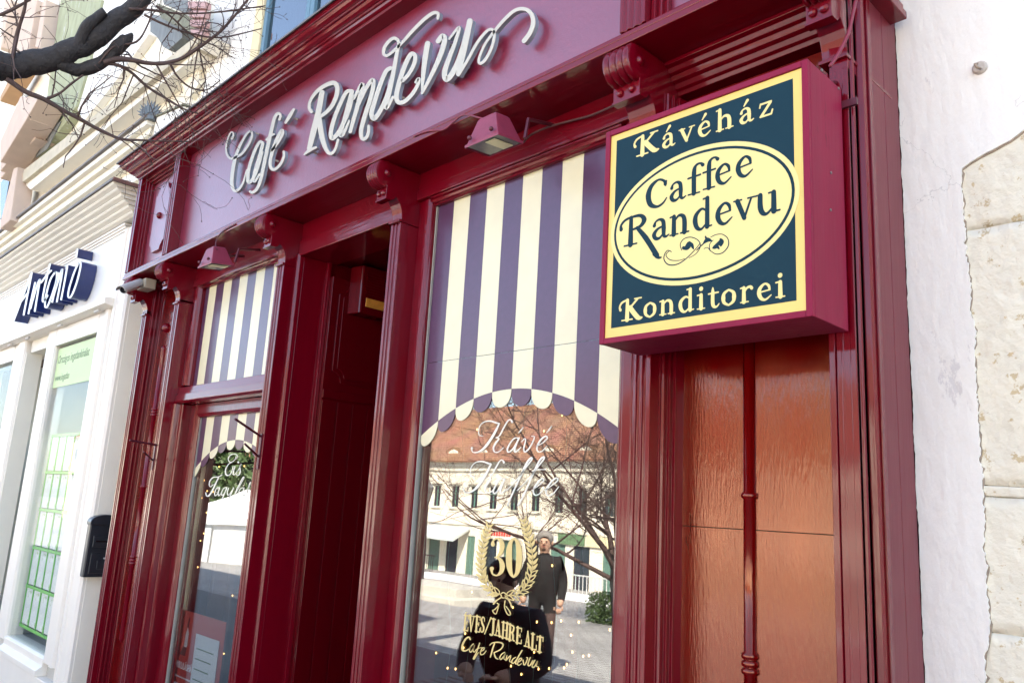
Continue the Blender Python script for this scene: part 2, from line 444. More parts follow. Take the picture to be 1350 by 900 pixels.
def glass_mat(name, f0=.10, tint=(.86,.88,.87), rough=.0, wave=.0, graze=1.0):
    m, n, p, L = new_mat(name); N = n.nodes.new
    n.nodes.remove(p)
    out = n.nodes['Material Output']
    tr = N('ShaderNodeBsdfTransparent'); tr.inputs[0].default_value = (*tint, 1)
    gl = N('ShaderNodeBsdfGlossy'); gl.inputs['Roughness'].default_value = rough
    lw = N('ShaderNodeLayerWeight'); lw.inputs[0].default_value = .5
    pw = N('ShaderNodeMath'); pw.operation = 'POWER'; pw.inputs[1].default_value = 5
    L.new(lw.outputs['Facing'], pw.inputs[0])
    ma = N('ShaderNodeMath'); ma.operation = 'MULTIPLY_ADD'; ma.inputs[1].default_value = (1-f0)*graze; ma.inputs[2].default_value = f0
    L.new(pw.outputs[0], ma.inputs[0])
    mx = N('ShaderNodeMixShader')
    L.new(ma.outputs[0], mx.inputs[0]); L.new(tr.outputs[0], mx.inputs[1]); L.new(gl.outputs[0], mx.inputs[2]); L.new(mx.outputs[0], out.inputs[0])
    if wave:
        tc = N('ShaderNodeTexCoord'); t = N('ShaderNodeTexNoise'); t.inputs['Scale'].default_value = 2.2; t.inputs['Detail'].default_value = 1
        L.new(tc.outputs['Object'], t.inputs['Vector'])
        b = N('ShaderNodeBump'); b.inputs['Strength'].default_value = wave; b.inputs['Distance'].default_value = .01
        L.new(t.outputs['Fac'], b.inputs['Height']); L.new(b.outputs[0], gl.inputs['Normal'])
    return m
M['glass'] = glass_mat('shop_window_glass', .21, wave=.05)
M['glass2'] = glass_mat('left_shop_glass', .04, tint=(.97,.98,.97), wave=.05, graze=.4)
M['glass3'] = glass_mat('upper_window_glass', .30, tint=(.3,.35,.38))

# ================================================================== THE CAFE SHOPFRONT
G = 0.135                   # plane of the shop window glass
GLASS_Y = G
def tz(x): return 0.0125 * (x + 2.9)      # the old timber entablature sags towards the far end
def tilt(mb):
    mb.v = [(x, y, z + tz(x)) for x, y, z in mb.v]; return mb

shop = thing('cafe_shopfront', 'wine red painted timber cafe shopfront with bracketed pilasters and striped windows', 'shopfront', (-3.3, .2, 0))
FINS = {'A': (-5.83, -5.75), 'B': (-5.268, -5.197), 'P': (-3.922, -3.847), 'C': (-2.893, -2.822), 'D': (-1.561, -1.454), 'E': (-.897, -.826)}

def fluted(x0, x1, y0=0.0, y1=.30, groove=.010, n=2, m=.012):
    """plan outline (x, y) of a pilaster with n hollow flutes down its face"""
    pts = [(x0, y1), (x0, y0)]
    wd = (x1 - x0 - m*2) / n
    for k in range(n):
        a = x0 + m + k*wd; b = a + wd
        q = wd*.16
        pts += [(a+q, y0), (a+q*1.6, y0+groove*.7), ((a+b)/2, y0+groove), (b-q*1.6, y0+groove*.7), (b-q, y0)]
    pts += [(x1, y0), (x1, y1)]
    return pts
for k, (x0, x1) in FINS.items():
    mb = MB()
    if k == 'D': 
        prof = [(x0, .30), (x0, 0), (x0+.034, 0)] + fluted(x0+.036, x1)[1:]
        prof[3] = (x0+.036, .004)
    else: prof = fluted(x0, x1)
    mb.prism(prof, 'z', -.05, 2.822)
    if k in 'PCABE' : pass
    p = mb.build('pilaster', M['red'], shop, bevel=.002)
    # cap ledge, cove and scrolled bracket
    b = MB()
    b.box(x0-.004, x1+.004, -.012, .30, 2.823, 2.834)
    prof = [(.30, 2.835), (.004, 2.835), (.001, 2.865), (-.004, 2.885), (-.014, 2.905), (-.028, 2.922), (-.036, 2.928), (-.040, 2.922), (-.048, 2.912), (-.058, 2.908), (-.09, 2.908), (-.09, 2.962), (-.10, 3.0), (-.10, 3.075), (.30, 3.075)]
    b.prism(prof, 'x', x0, x1)
    br = tilt(b).build('bracket', M['red'], shop, bevel=.0015)
    b = MB(); n = 4; wd = (x1-x0)/n
    pr = []
    for q in range(n):
        pr += [(.054, q*wd+.0005), (.0615, q*wd+wd*.22), (.063, q*wd+wd*.5), (.0615, q*wd+wd*.78), (.054, (q+1)*wd-.0005)]
    b.lathe([(.02, -.001)] + pr + [(.02, wd*n+.001)], (x0, -.097, 3.018), 'x', 28)
    tilt(b).build('scroll', M['red'], br, auto=50)
    b = MB(); b.ball((x1, -.092, 3.022), .018, sx=.75); tilt(b).build('rosette', M['red'], br, smooth=True)
    b = MB()
    for u in (.28, .72):
        b.ball((x0+(x1-x0)*u, -.092, 2.934), .0135, sy=.8)
    b.box(x0-.003, x1+.003, -.0925, -.06, 2.903, 2.909)
    tilt(b).build('bracket_stud', M['red'], br, smooth=False)

# lintel, fascia, upper pilasters and cornice
mb = MB(); mb.box(-5.95, -.775, -.13, .32, 3.078, 3.103); mb.box(-5.94, -.78, -.1255, .31, 3.1055, 3.124)
tilt(mb).build('lintel', M['redx'], shop, bevel=.003)
mb = MB(); mb.box(-5.935, -.785, -.118, .30, 3.1005, 3.108); tilt(mb).build('lintel_joint', M['flash'], shop)
mb = MB(); mb.box(-5.19, -1.50, -.058, .30, 3.1265, 3.835); tilt(mb).build('fascia_board', M['redf'], shop)
def upper_pilaster(x0, x1, n):
    tilt(MB().prism(fluted(x0, x1, -.13, .28, .006, n, .008), 'z', 3.1265, 3.83)).build('upper_pilaster', M['red'], shop, bevel=.002)
upper_pilaster(-5.925, -5.865, 1)
upper_pilaster(-5.268, -5.187, 2)
upper_pilaster(-1.512, -1.41, 3)
upper_pilaster(-.86, -.80, 1)
for xa, xb in ((-5.863, -5.27), (-1.408, -.862)):
    mb = MB(); mb.box(xa, xb, -.05, .28, 3.1265, 3.83); o = tilt(mb).build('end_panel', M['redf'], shop)
    f = MB()
    for k_, (off, dep) in enumerate(((0, .05), (.016, .035), (.03, .02))):
        y0_, y1_ = -.05-dep, -.0505
        x0_, x1_, z0_, z1_ = xa+off, xb-off, 3.127+off, 3.829-off
        t_ = .0155
        f.box(x0_, x0_+t_, y0_, y1_, z0_, z1_); f.box(x1_-t_, x1_, y0_, y1_, z0_, z1_)
        f.box(x0_+t_, x1_-t_, y0_, y1_, z0_, z0_+t_); f.box(x0_+t_, x1_-t_, y0_, y1_, z1_-t_, z1_)
    tilt(f).build('panel_moulding', M['red'], o, bevel=.002)
    xm = (xa+xb)/2; hw = .125; zb, zt_ = 3.235, 3.72
    c_ = .06
    oct_ = [(xm-hw, zb+c_), (xm-hw+c_*.35, zb+c_*.9), (xm-hw+c_*.9, zb+c_*.35), (xm-hw+c_, zb), (xm+hw-c_, zb), (xm+hw-c_*.9, zb+c_*.35), (xm+hw-c_*.35, zb+c_*.9), (xm+hw, zb+c_),
            (xm+hw, zt_-c_), (xm+hw-c_*.35, zt_-c_*.9), (xm+hw-c_*.9, zt_-c_*.35), (xm+hw-c_, zt_), (xm-hw+c_, zt_), (xm-hw+c_*.9, zt_-c_*.35), (xm-hw+c_*.35, zt_-c_*.9), (xm-hw, zt_-c_)]
    tilt(MB().prism(oct_, 'y', -.072, -.0502)).build('plaque', M['redf'], o, bevel=.002)
    tilt(MB().ball((xm, -.074, 3.49), .024)).build('knob', M['red'], o, smooth=True)

def mitred(prof, xl, xr, yf, yb, z0):
    mb = MB(); n = len(prof); vs = []
    for p, h in prof:
        vs += [(xl-p, yb, z0+h), (xl-p, yf-p, z0+h), (xr+p, yf-p, z0+h), (xr+p, yb, z0+h)]
    fs = []
    for i in range(n):
        j = (i+1) % n
        for k in range(3):
            fs.append((i*4+k, i*4+k+1, j*4+k+1, j*4+k))
    fs.append(tuple(i*4 for i in range(n))); fs.append(tuple(i*4+3 for i in reversed(range(n))))
    return mb.add(vs, fs)
corn = [(-.10, 0), (.004, 0), (.004, .014), (.011, .015), (.020, .021), (.024, .032), (.034, .033), (.034, .041), (.044, .043), (.056, .050), (.062, .063), (.074, .064), (.074, .072), (.084, .074), (.096, .082), (.104, .096), (.112, .097), (.112, .116), (.118, .118), (.118, .124), (-.10, .15)]
tilt(mitred(corn, -5.93, -.79, -.13, .34, 3.83)).build('cornice', M['redx'], shop, bevel=.0015)
tilt(mitred([(-.1, .152), (.124, .1255), (.126, .118), (.131, .118), (.131, .128), (-.1, .157)], -5.93, -.79, -.13, .35, 3.83)).build('cornice_flashing', M['flash'], shop)

# headers above the three openings
def header(xa, xb, zs, y=.085):
    """two boards with a groove between them"""
    m1 = MB(); m1.box(xa, xb, y, .30, zs[1]+.004, zs[0])
    tilt(m1).build('header_board', M['redx'], shop, bevel=.002)
    m1 = MB(); m1.box(xa, xb, y-.010, .30, zs[2], zs[1])
    tilt(m1).build('header_board', M['redx'], shop, bevel=.003)
XC, XD = FINS['C'][1], FINS['D'][0]
XB, XP = FINS['B'][1], FINS['P'][0]
header(XC+.001, XD-.001, (3.077, 2.992, 2.944))
header(XB+.001, XP-.001, (3.077, 2.992, 2.944))
header(FINS['P'][1]+.001, FINS['C'][0]-.001, (3.077, 2.974, 2.888))

# ---- big window: frame, moulding, pane, painted awning film
fr = MB()
fr.prism([(XC+.001, .30), (XC+.001, .098), (-2.765, .090), (-2.748, .092), (-2.738, .104), (-2.734, .112), (-2.731, .30)], 'z', .36, 2.943)
fr.prism([(XD-.001, .30), (XD-.001, .098), (-1.60, .090), (-1.64, .092), (-1.655, .104), (-1.66, .112), (-1.663, .30)], 'z', .36, 2.943)
fr.prism([(.30, 2.943), (.083, 2.943), (.083, 2.935), (.094, 2.930), (.098, 2.918), (.108, 2.915), (.112, 2.909), (.30, 2.909)], 'x', -2.731, -1.663)
fr.prism([(.30, .36), (.04, .36), (.04, .395), (.07, .41), (.30, .425)], 'x', -2.731, -1.663)
WF = tilt(fr).build('window_frame', M['red'], shop, bevel=.002)
mb = MB(); mb.box(-2.7315, -2.7255, G-.012, G+.008, .42, 2.91); mb.build('glazing_seal', M['seal'], WF)
pane = MB().box(-2.73, -1.664, G, G+.006, .425, 2.94).build('pane', M['glass'], shop)
mb = MB(); mb.box(XC, XD, .24, .30, .0, .36); mb.build('stall_riser', M['red'], shop)

def film(x_start, first_cream, x_lo, x_hi, z_top, arc, pitch, y, parent, seam=None, tab=.066):
    """striped awning film with a scalloped valance; each stripe and each scallop its own sheet"""
    k0 = -3
    for k in range(k0, 24):
        a = x_start + k*pitch; b = a + pitch
        a_, b_ = max(a, x_lo), min(b, x_hi)
        if b_ - a_ < .004: continue
        cream = (k % 2 == 0) == first_cream
        m1 = M['cream'] if cream else M['plum']; m2 = M['plum'] if cream else M['cream']
        mid = (a_+b_)/2
        bot = [(a_ + (b_-a_)*q/4, arc(a_ + (b_-a_)*q/4)) for q in range(5)] if arc else [(a_, None)]
        g = .0004
        if arc is None:
            MB().box(a_+g, b_-g, y-.0012, y, x_hi if False else FZ, z_top).build('awning_stripe', m1, parent); continue
        pts = [(a_+g, z_top)] + [(u if 0 < i < 4 else (a_+g if i == 0 else b_-g), v) for i, (u, v) in enumerate(bot)] + [(b_-g, z_top)]
        mb = MB()
        if seam and seam < z_top:
            mb.prism([(a_+g, z_top), (a_+g, seam+.0012), (b_-g, seam+.0012), (b_-g, z_top)], 'y', y-.0012, y)
            mb.prism([(a_+g, seam-.0012)] + pts[1:-1] + [(b_-g, seam-.0012)], 'y', y-.0012, y)
        else: mb.prism(pts, 'y', y-.0012, y)
        mb.build('awning_stripe', m1, parent)
        if b_-a_ < .03: continue
        # scallop: hangs from the arc, round below
        sc_ = [(u, v-.0008) for u, v in bot]
        c_ = []
        for q in range(1, 12):
            t = math.pi*q/12
            uu = b - pitch*.5*(1-math.cos(t))
            if uu < x_lo or uu > x_hi: continue
            base = arc(b) + (arc(a)-arc(b))*(b-uu)/pitch
            c_.append((uu, base - tab*math.sin(t)**.75))
        MB().prism(sc_ + c_, 'y', y-.0014, y-.0002).build('scallop', m2, parent)
film(-2.62, True, -2.725, -1.668, 2.94, lambda x: 2.052-.168*abs((x+2.2)/.53)**2, .1065, G-.0015, pane, seam=2.198)

# ---- left bay: striped transom light over a recessed glazed leaf
fr = MB()
fr.prism([(XB+.001, .26), (XB+.001, .088), (-5.152, .082), (-5.137, .088), (-5.128, .098), (-5.122, .11), (-5.121, .26)], 'z', 2.263, 2.943)
fr.prism([(XP-.001, .26), (XP-.001, .088), (-3.96, .082), (-3.965, .26)], 'z', 2.263, 2.943)
fr.prism([(.26, 2.943), (.083, 2.943), (.083, 2.935), (.094, 2.930), (.098, 2.918), (.108, 2.915), (.112, 2.909), (.26, 2.909)], 'x', -5.121, -3.965)
fr.prism([(.26, 2.262), (.115, 2.262), (.08, 2.250), (.075, 2.205), (.26, 2.205)], 'x', XB+.001, XP-.001)
fr.prism([(.26, 2.203), (.062, 2.203), (.060, 2.160), (.072, 2.146), (.26, 2.146)], 'x', XB+.001, XP-.001)
TF = fr.build('window_frame', M['redx'], shop, bevel=.002)
pane2 = MB().box(-5.122, -3.964, G, G+.006, 2.262, 2.94).build('pane', M['glass'], shop)
def film_plain(x_start, first_cream, x_lo, x_hi, z0, z1, pitch, y, parent):
    for k in range(-3, 24):
        a = x_start + k*pitch; b = a+pitch
        a_, b_ = max(a, x_lo), min(b, x_hi)
        if b_-a_ < .004: continue
        MB().box(a_+.0004, b_-.0004, y-.0012, y, z0, z1).build('awning_stripe', M['cream'] if (k % 2 == 0) == first_cream else M['plum'], parent)
film_plain(-5.067, True, -5.118, -3.968, 2.264, 2.938, .1065, G-.0015, pane2)
# recessed leaf below
LY = .185
fr = MB()
fr.prism([(XB+.001, .26), (XB+.001, .05), (-5.18, .052), (-5.172, .062), (-5.165, .09), (-5.150, .094), (-5.145, .10), (-5.145, .26)], 'z', 0, 2.144)
fr.build('leaf_jamb', M['red'], shop, bevel=.002)
MB().prism([(XP-.001, .26), (XP-.001, .05), (-3.95, .06), (-3.96, .26)], 'z', 0, 2.144).build('leaf_jamb', M['red'], shop, bevel=.002)
fr = MB()
fr.prism([(-5.144, .24), (-5.144, .152), (-5.075, .148), (-5.055, .153), (-5.045, .163), (-5.04, .17), (-5.04, .24)], 'z', .0, 2.144)
fr.prism([(-3.962, .24), (-3.962, .152), (-4.06, .148), (-4.08, .17), (-4.08, .24)], 'z', .0, 2.144)
fr.prism([(.24, 2.144), (.150, 2.144), (.148, 2.085), (.156, 2.068), (.168, 2.062), (.24, 2.062)], 'x', -5.04, -4.08)
fr.prism([(.24, .0), (.150, .0), (.148, .36), (.168, .372), (.24, .375)], 'x', -5.04, -4.08)
LF = fr.build('glazed_leaf', M['red'], shop, bevel=.002)
pane3 = MB().box(-5.04, -4.08, LY, LY+.006, .375, 2.062).build('pane', M['glass'], LF)
MB().box(-5.0405, -5.034, LY-.010, LY+.01, .375, 2.0615).build('glazing_seal', M['seal'], LF)
pc = at(311, 579.5, LY); pl = at(268, 605, LY)
kk = (pc.z - pl.z) / ((pc.x - pl.x)**2)
LARC = lambda x: pc.z - kk*(x-pc.x)**2
film(at(273, 553, LY).x, True, -5.033, -4.083, 2.0615, LARC, .1065, LY-.0015, pane3, tab=.055)

# ---- doorway with the panelled leaf folded back against its left side
XJ = FINS['P'][1]
mb = MB()
mb.prism([(XJ+.0005, .10), (XJ+.0005, .072), (XJ+.006, .066), (XJ+.014, .068), (XJ+.018, .074), (XJ+.023, .078), (XJ+.026, .10)], 'z', 0, 2.887)
mb.box(XJ+.0005, XJ+.026, .1005, .24, 0, 2.887)
mb.box(XJ+.0005, XJ+.045, .241, .262, 0, 2.887)
mb.build('door_jamb', M['red'], shop, bevel=.0015)
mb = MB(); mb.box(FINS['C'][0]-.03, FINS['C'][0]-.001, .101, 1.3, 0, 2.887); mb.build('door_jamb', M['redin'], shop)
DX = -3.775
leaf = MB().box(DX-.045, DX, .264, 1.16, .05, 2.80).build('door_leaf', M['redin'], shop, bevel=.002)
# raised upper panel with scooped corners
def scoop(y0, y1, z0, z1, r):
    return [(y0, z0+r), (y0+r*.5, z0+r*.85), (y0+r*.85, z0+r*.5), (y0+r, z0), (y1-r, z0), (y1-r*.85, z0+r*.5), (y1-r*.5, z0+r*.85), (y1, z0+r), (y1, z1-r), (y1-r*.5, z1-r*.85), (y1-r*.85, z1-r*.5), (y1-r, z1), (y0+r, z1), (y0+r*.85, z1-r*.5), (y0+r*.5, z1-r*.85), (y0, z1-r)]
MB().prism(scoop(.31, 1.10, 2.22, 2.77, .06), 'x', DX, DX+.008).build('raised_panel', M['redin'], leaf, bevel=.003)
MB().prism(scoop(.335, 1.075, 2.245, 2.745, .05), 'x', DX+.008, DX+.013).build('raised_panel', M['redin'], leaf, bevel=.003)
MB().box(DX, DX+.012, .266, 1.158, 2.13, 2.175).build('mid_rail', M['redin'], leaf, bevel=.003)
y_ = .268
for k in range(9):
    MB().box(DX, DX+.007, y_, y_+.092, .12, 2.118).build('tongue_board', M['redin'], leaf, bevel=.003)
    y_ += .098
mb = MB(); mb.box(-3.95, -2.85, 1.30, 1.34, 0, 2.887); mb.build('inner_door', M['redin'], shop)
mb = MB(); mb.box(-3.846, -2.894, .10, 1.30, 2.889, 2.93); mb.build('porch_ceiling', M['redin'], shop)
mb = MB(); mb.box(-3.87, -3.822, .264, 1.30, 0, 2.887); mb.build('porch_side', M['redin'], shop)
mb = MB(); mb.box(-3.846, -2.894, .05, 1.30, -.03, .04); mb.build('door_step', M['ledge'], shop)

# ---- left and right pier niches
def niche(xa, xb, yp, side_y, colx, rings, ztop, zj, ball_z=None, zbot=.3):
    pan1 = MB().box(xa, xb, yp, .30, zj+.0014, 2.985).build('niche_panel', M['redp'], shop)
    MB().box(xa, xb, yp, .30, 0, zj-.0014).build('niche_panel', M['redp'], shop)
    MB().box(xa, xb, yp+.006, .29, zj-.0013, zj+.0013).build('panel_joint', M['joint'], shop)
    m1 = MB()
    # stepped mouldings down the inner side of the pier and under the soffit
    ys = [(side_y, .004), (side_y+.012, .011), (side_y+.026, .007), (side_y+.036, .016), (side_y+.048, .012), (side_y+.058, .022), (yp+.002, .028)]
    pr = [(xa-.002, side_y)]
    for yy, o in ys: pr += [(xa+o, yy), (xa+o, min(yy+.009, yp+.004))]
    pr += [(xa-.002, yp+.004)]
    m1.prism(pr, 'z', 0, 2.985)
    m1.build('side_moulding', M['red'], shop, bevel=.0012)
    m2 = MB()
    pr = [(.30, 3.076), (.04, 3.076), (.04, 3.062), (.058, 3.058), (.066, 3.044), (.08, 3.04), (.084, 3.024), (.10, 3.018), (.108, 3.004), (.12, 3.0), (.126, 2.987), (.30, 2.987)]
    m2.prism(pr, 'x', xa+.001, xb-.001); tilt(m2).build('soffit_moulding', M['redx'], shop, bevel=.0012)
    c = MB()
    r = .0185
    prof = [(.004, zbot-.03), (r*.8, zbot-.012), (r, zbot)]
    for z in sorted(rings):
        prof += [(r, z-.010), (r*1.32, z-.006), (r*1.4, z), (r*1.32, z+.006), (r, z+.010)]
    prof += [(r, ztop-.018), (r*1.15, ztop-.012), (r*.8, ztop), (.004, ztop+.012)]
    c.lathe(prof, (colx, yp, 0), 'z', 20)
    col = c.build('colonnette', M['redp'] if ball_z and xa > -2 else M['red'], pan1, auto=60)
    if ball_z:
        MB().ball((colx, yp-.002, ball_z), .034).build('boss', M['red'], pan1, smooth=True)
niche(FINS['D'][1], FINS['E'][0], .14, .045, at(985, 640, .125).x, [1.678, 1.225, 1.205, 1.245], 2.62, 1.583, 2.76)
cl = [at(213.6, 457, .085), at(200, 543, .085), at(185.6, 641, .085), at(174, 738, .085), at(159, 841, .085), at(218.5, 431.6, .085)]
print('colonnette left', [tuple(round(q, 3) for q in p) for p in cl])
colx = sum(p.x for p in cl)/len(cl)
niche(FINS['A'][1], FINS['B'][0], .10, .03, colx, [cl[1].z+.02, cl[1].z, cl[1].z-.02, cl[2].z, cl[3].z+.02, cl[3].z, cl[3].z-.02], cl[0].z, at(176, 655, .10).z, cl[5].z, zbot=cl[4].z)

# ---- right return of the shopfront, facing up the street
xr = FINS['E'][1]
mb = MB()
mb.prism([(xr-.05, .0), (xr+.0, .002), (xr+.0, .016), (xr+.005, .018), (xr+.008, .024), (xr+.005, .031), (xr+.0, .033), (xr+.0, .060), (xr-.05, .060)], 'z', 0, 3.07)
mb.build('return_bead', M['red'], shop, bevel=.001)
mb = MB()
mb.prism([(xr-.05, .0605), (xr+.002, .0605), (xr+.014, .066), (xr+.017, .078), (xr+.012, .088), (xr+.004, .092), (xr+.004, .1195), (xr-.05, .1195)], 'z', -.05, 3.83)
mb.build('return_moulding', M['red'], shop, bevel=.001)
MB().box(xr-.05, xr+.010, .120, .143, -.05, 3.83).build('return_moulding', M['red'], shop, bevel=.002)
MB().box(xr-.05, xr+.003, .1435, .2445, -.05, 3.83).build('return_board', M['redm'], shop, bevel=.002)
MB().box(xr-.05, xr+.003, .2475, .352, -.05, 3.83).build('return_board', M['redm'], shop, bevel=.002)
MB().box(xr-.05, xr-.003, .353, .372, -.05, 3.83).build('return_backing', M['redin'], shop)
# left return and inner backing walls
MB().box(-5.832, -5.80, .302, .372, -.05, 3.83).build('return_board', M['red'], shop)
MB().box(-5.85, -.85, .30, .33, 2.97, 3.83).build('backing_board', M['inwall'], shop)

# ---- dark room behind the windows
room = thing('cafe_room', 'dim cafe interior seen through the striped windows', 'room', (-3.3, 2.5, 0))
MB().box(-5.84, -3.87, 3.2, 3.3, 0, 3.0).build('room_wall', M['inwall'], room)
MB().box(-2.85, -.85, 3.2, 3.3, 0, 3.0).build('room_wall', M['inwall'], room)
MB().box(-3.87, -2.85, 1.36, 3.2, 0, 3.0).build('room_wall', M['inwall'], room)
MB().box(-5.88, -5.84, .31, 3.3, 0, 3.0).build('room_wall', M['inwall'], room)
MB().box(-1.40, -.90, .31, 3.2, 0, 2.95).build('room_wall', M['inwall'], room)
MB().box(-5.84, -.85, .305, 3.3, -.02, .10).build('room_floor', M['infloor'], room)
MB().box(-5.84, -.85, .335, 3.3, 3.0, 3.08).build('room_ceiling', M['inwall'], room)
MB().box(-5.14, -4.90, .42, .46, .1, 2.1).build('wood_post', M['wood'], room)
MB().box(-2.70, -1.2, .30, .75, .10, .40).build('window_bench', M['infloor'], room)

# ================================================================== LETTERING TOOLS
SER = {  # heavy roman letters as strokes (x, y, width); 1 = x-height, capitals about 1.5
 'C': (1.2, [[(1.08,1.16,.2),(1.0,1.36,.13),(.7,1.5,.11),(.33,1.25,.24),(.18,.78,.32),(.3,.25,.26),(.66,.02,.14),(.98,.14,.11),(1.16,.38,.06)], [(1.1,1.05,.06),(1.12,1.3,.12)]]),
 'a': (1.0, [[(.17,.74,.2),(.24,.92,.1),(.46,1.0,.12),(.66,.86,.22),(.70,.5,.25),(.71,.15,.2),(.83,.04,.13),(1.0,.12,.06)], [(.68,.62,.08),(.36,.52,.13),(.16,.28,.24),(.26,.06,.2),(.48,.04,.13),(.68,.24,.07)]]),
 'f': (.85, [[(.86,1.45,.2),(.72,1.58,.1),(.5,1.52,.14),(.4,1.2,.25),(.4,.05,.25)], [(.08,.93,.1),(.74,.97,.1)], [(.1,.04,.08),(.7,.04,.08)]]),
 'e': (.95, [[(.14,.50,.09),(.84,.58,.09)], [(.82,.6,.12),(.76,.85,.17),(.52,1.0,.12),(.22,.76,.22),(.15,.44,.27),(.28,.12,.22),(.56,.0,.13),(.92,.24,.06)]]),
 'R': (1.3, [[(.55,1.48,.2),(.55,.05,.28)], [(.24,.04,.08),(.86,.04,.08)], [(.06,.98,.2),(.05,1.2,.12),(.25,1.42,.12),(.6,1.5,.11),(1.02,1.46,.16),(1.2,1.18,.27),(1.02,.9,.16),(.66,.82,.09)], [(.86,.86,.16),(1.3,.2,.25),(1.85,-.85,.25)], [(1.72,-.72,.2),(1.92,-.96,.14),(2.06,-.98,.05)]]),
 'K': (1.35, [[(.5,1.46,.2),(.5,.05,.28)], [(.2,.04,.08),(.8,.04,.08)], [(.10,.82,.17),(.05,1.05,.11),(.18,1.34,.12),(.5,1.48,.1)], [(1.1,1.45,.12),(.56,.74,.12)], [(.92,1.47,.08),(1.3,1.47,.08)], [(.66,.88,.3),(1.12,.1,.28),(1.36,.06,.09)]]),
 'n': (1.08, [[(.24,.96,.22),(.24,.05,.26)], [(.03,.95,.09),(.24,.99,.09)], [(.03,.04,.08),(.47,.04,.08)], [(.28,.72,.07),(.5,.95,.13),(.74,.88,.2),(.83,.6,.25),(.83,.05,.25)], [(.62,.04,.08),(1.06,.04,.08)]]),
 'h': (1.08, [[(.24,1.48,.22),(.24,.05,.26)], [(.03,1.47,.09),(.24,1.5,.09)], [(.03,.04,.08),(.47,.04,.08)], [(.28,.72,.07),(.5,.95,.13),(.74,.88,.2),(.83,.6,.25),(.83,.05,.25)], [(.62,.04,.08),(1.06,.04,.08)]]),
 'd': (1.08, [[(.78,.84,.08),(.52,1.0,.13),(.22,.78,.22),(.15,.46,.27),(.26,.12,.22),(.5,.0,.13),(.78,.24,.07)], [(.82,1.48,.22),(.82,.06,.25)], [(.6,1.47,.09),(.82,1.5,.09)], [(.82,.05,.1),(1.06,.08,.08)]]),
 'v': (1.1, [[(.2,.94,.24),(.56,.06,.22)], [(.56,.06,.12),(.92,.95,.1)], [(.02,.96,.08),(.42,.96,.08)], [(.74,.96,.08),(1.1,.96,.08)]]),
 'u': (1.12, [[(.24,.95,.22),(.24,.4,.25),(.34,.1,.22),(.54,.02,.13),(.82,.28,.07)], [(.84,.95,.22),(.84,.06,.25)], [(.02,.96,.08),(.24,.97,.08)], [(.62,.96,.08),(.84,.97,.08)], [(.84,.05,.1),(1.1,.06,.08)]]),
 'z': (1.0, [[(.14,.92,.13),(.86,.93,.13)], [(.82,.88,.18),(.18,.1,.18)], [(.12,.07,.13),(.84,.07,.13)], [(.14,.95,.1),(.08,.70,.1)], [(.86,.06,.12),(.95,.34,.1)]]),
 'o': (1.0, [[(.5,1.0,.11),(.2,.8,.2),(.14,.5,.28),(.2,.2,.2),(.5,.0,.11)], [(.5,1.0,.11),(.8,.8,.2),(.86,.5,.28),(.8,.2,.2),(.5,.0,.11)]]),
 'i': (.52, [[(.27,.96,.22),(.27,.05,.26)], [(.04,.95,.09),(.27,.98,.09)], [(.04,.04,.08),(.5,.04,.08)], [(.27,1.36,.28),(.272,1.37,.28)]]),
 't': (.75, [[(.32,1.3,.08),(.32,1.0,.22),(.32,.3,.25),(.4,.06,.2),(.58,.02,.12),(.74,.2,.06)], [(.04,.93,.1),(.68,.95,.1)]]),
 'r': (.85, [[(.24,.96,.22),(.24,.05,.26)], [(.03,.95,.09),(.24,.99,.09)], [(.03,.04,.08),(.52,.04,.08)], [(.28,.66,.07),(.44,.92,.13),(.66,.97,.16),(.74,.86,.2)]]),
 "'": (.4, [[(.1,1.18,.07),(.34,1.52,.2)]]),
}
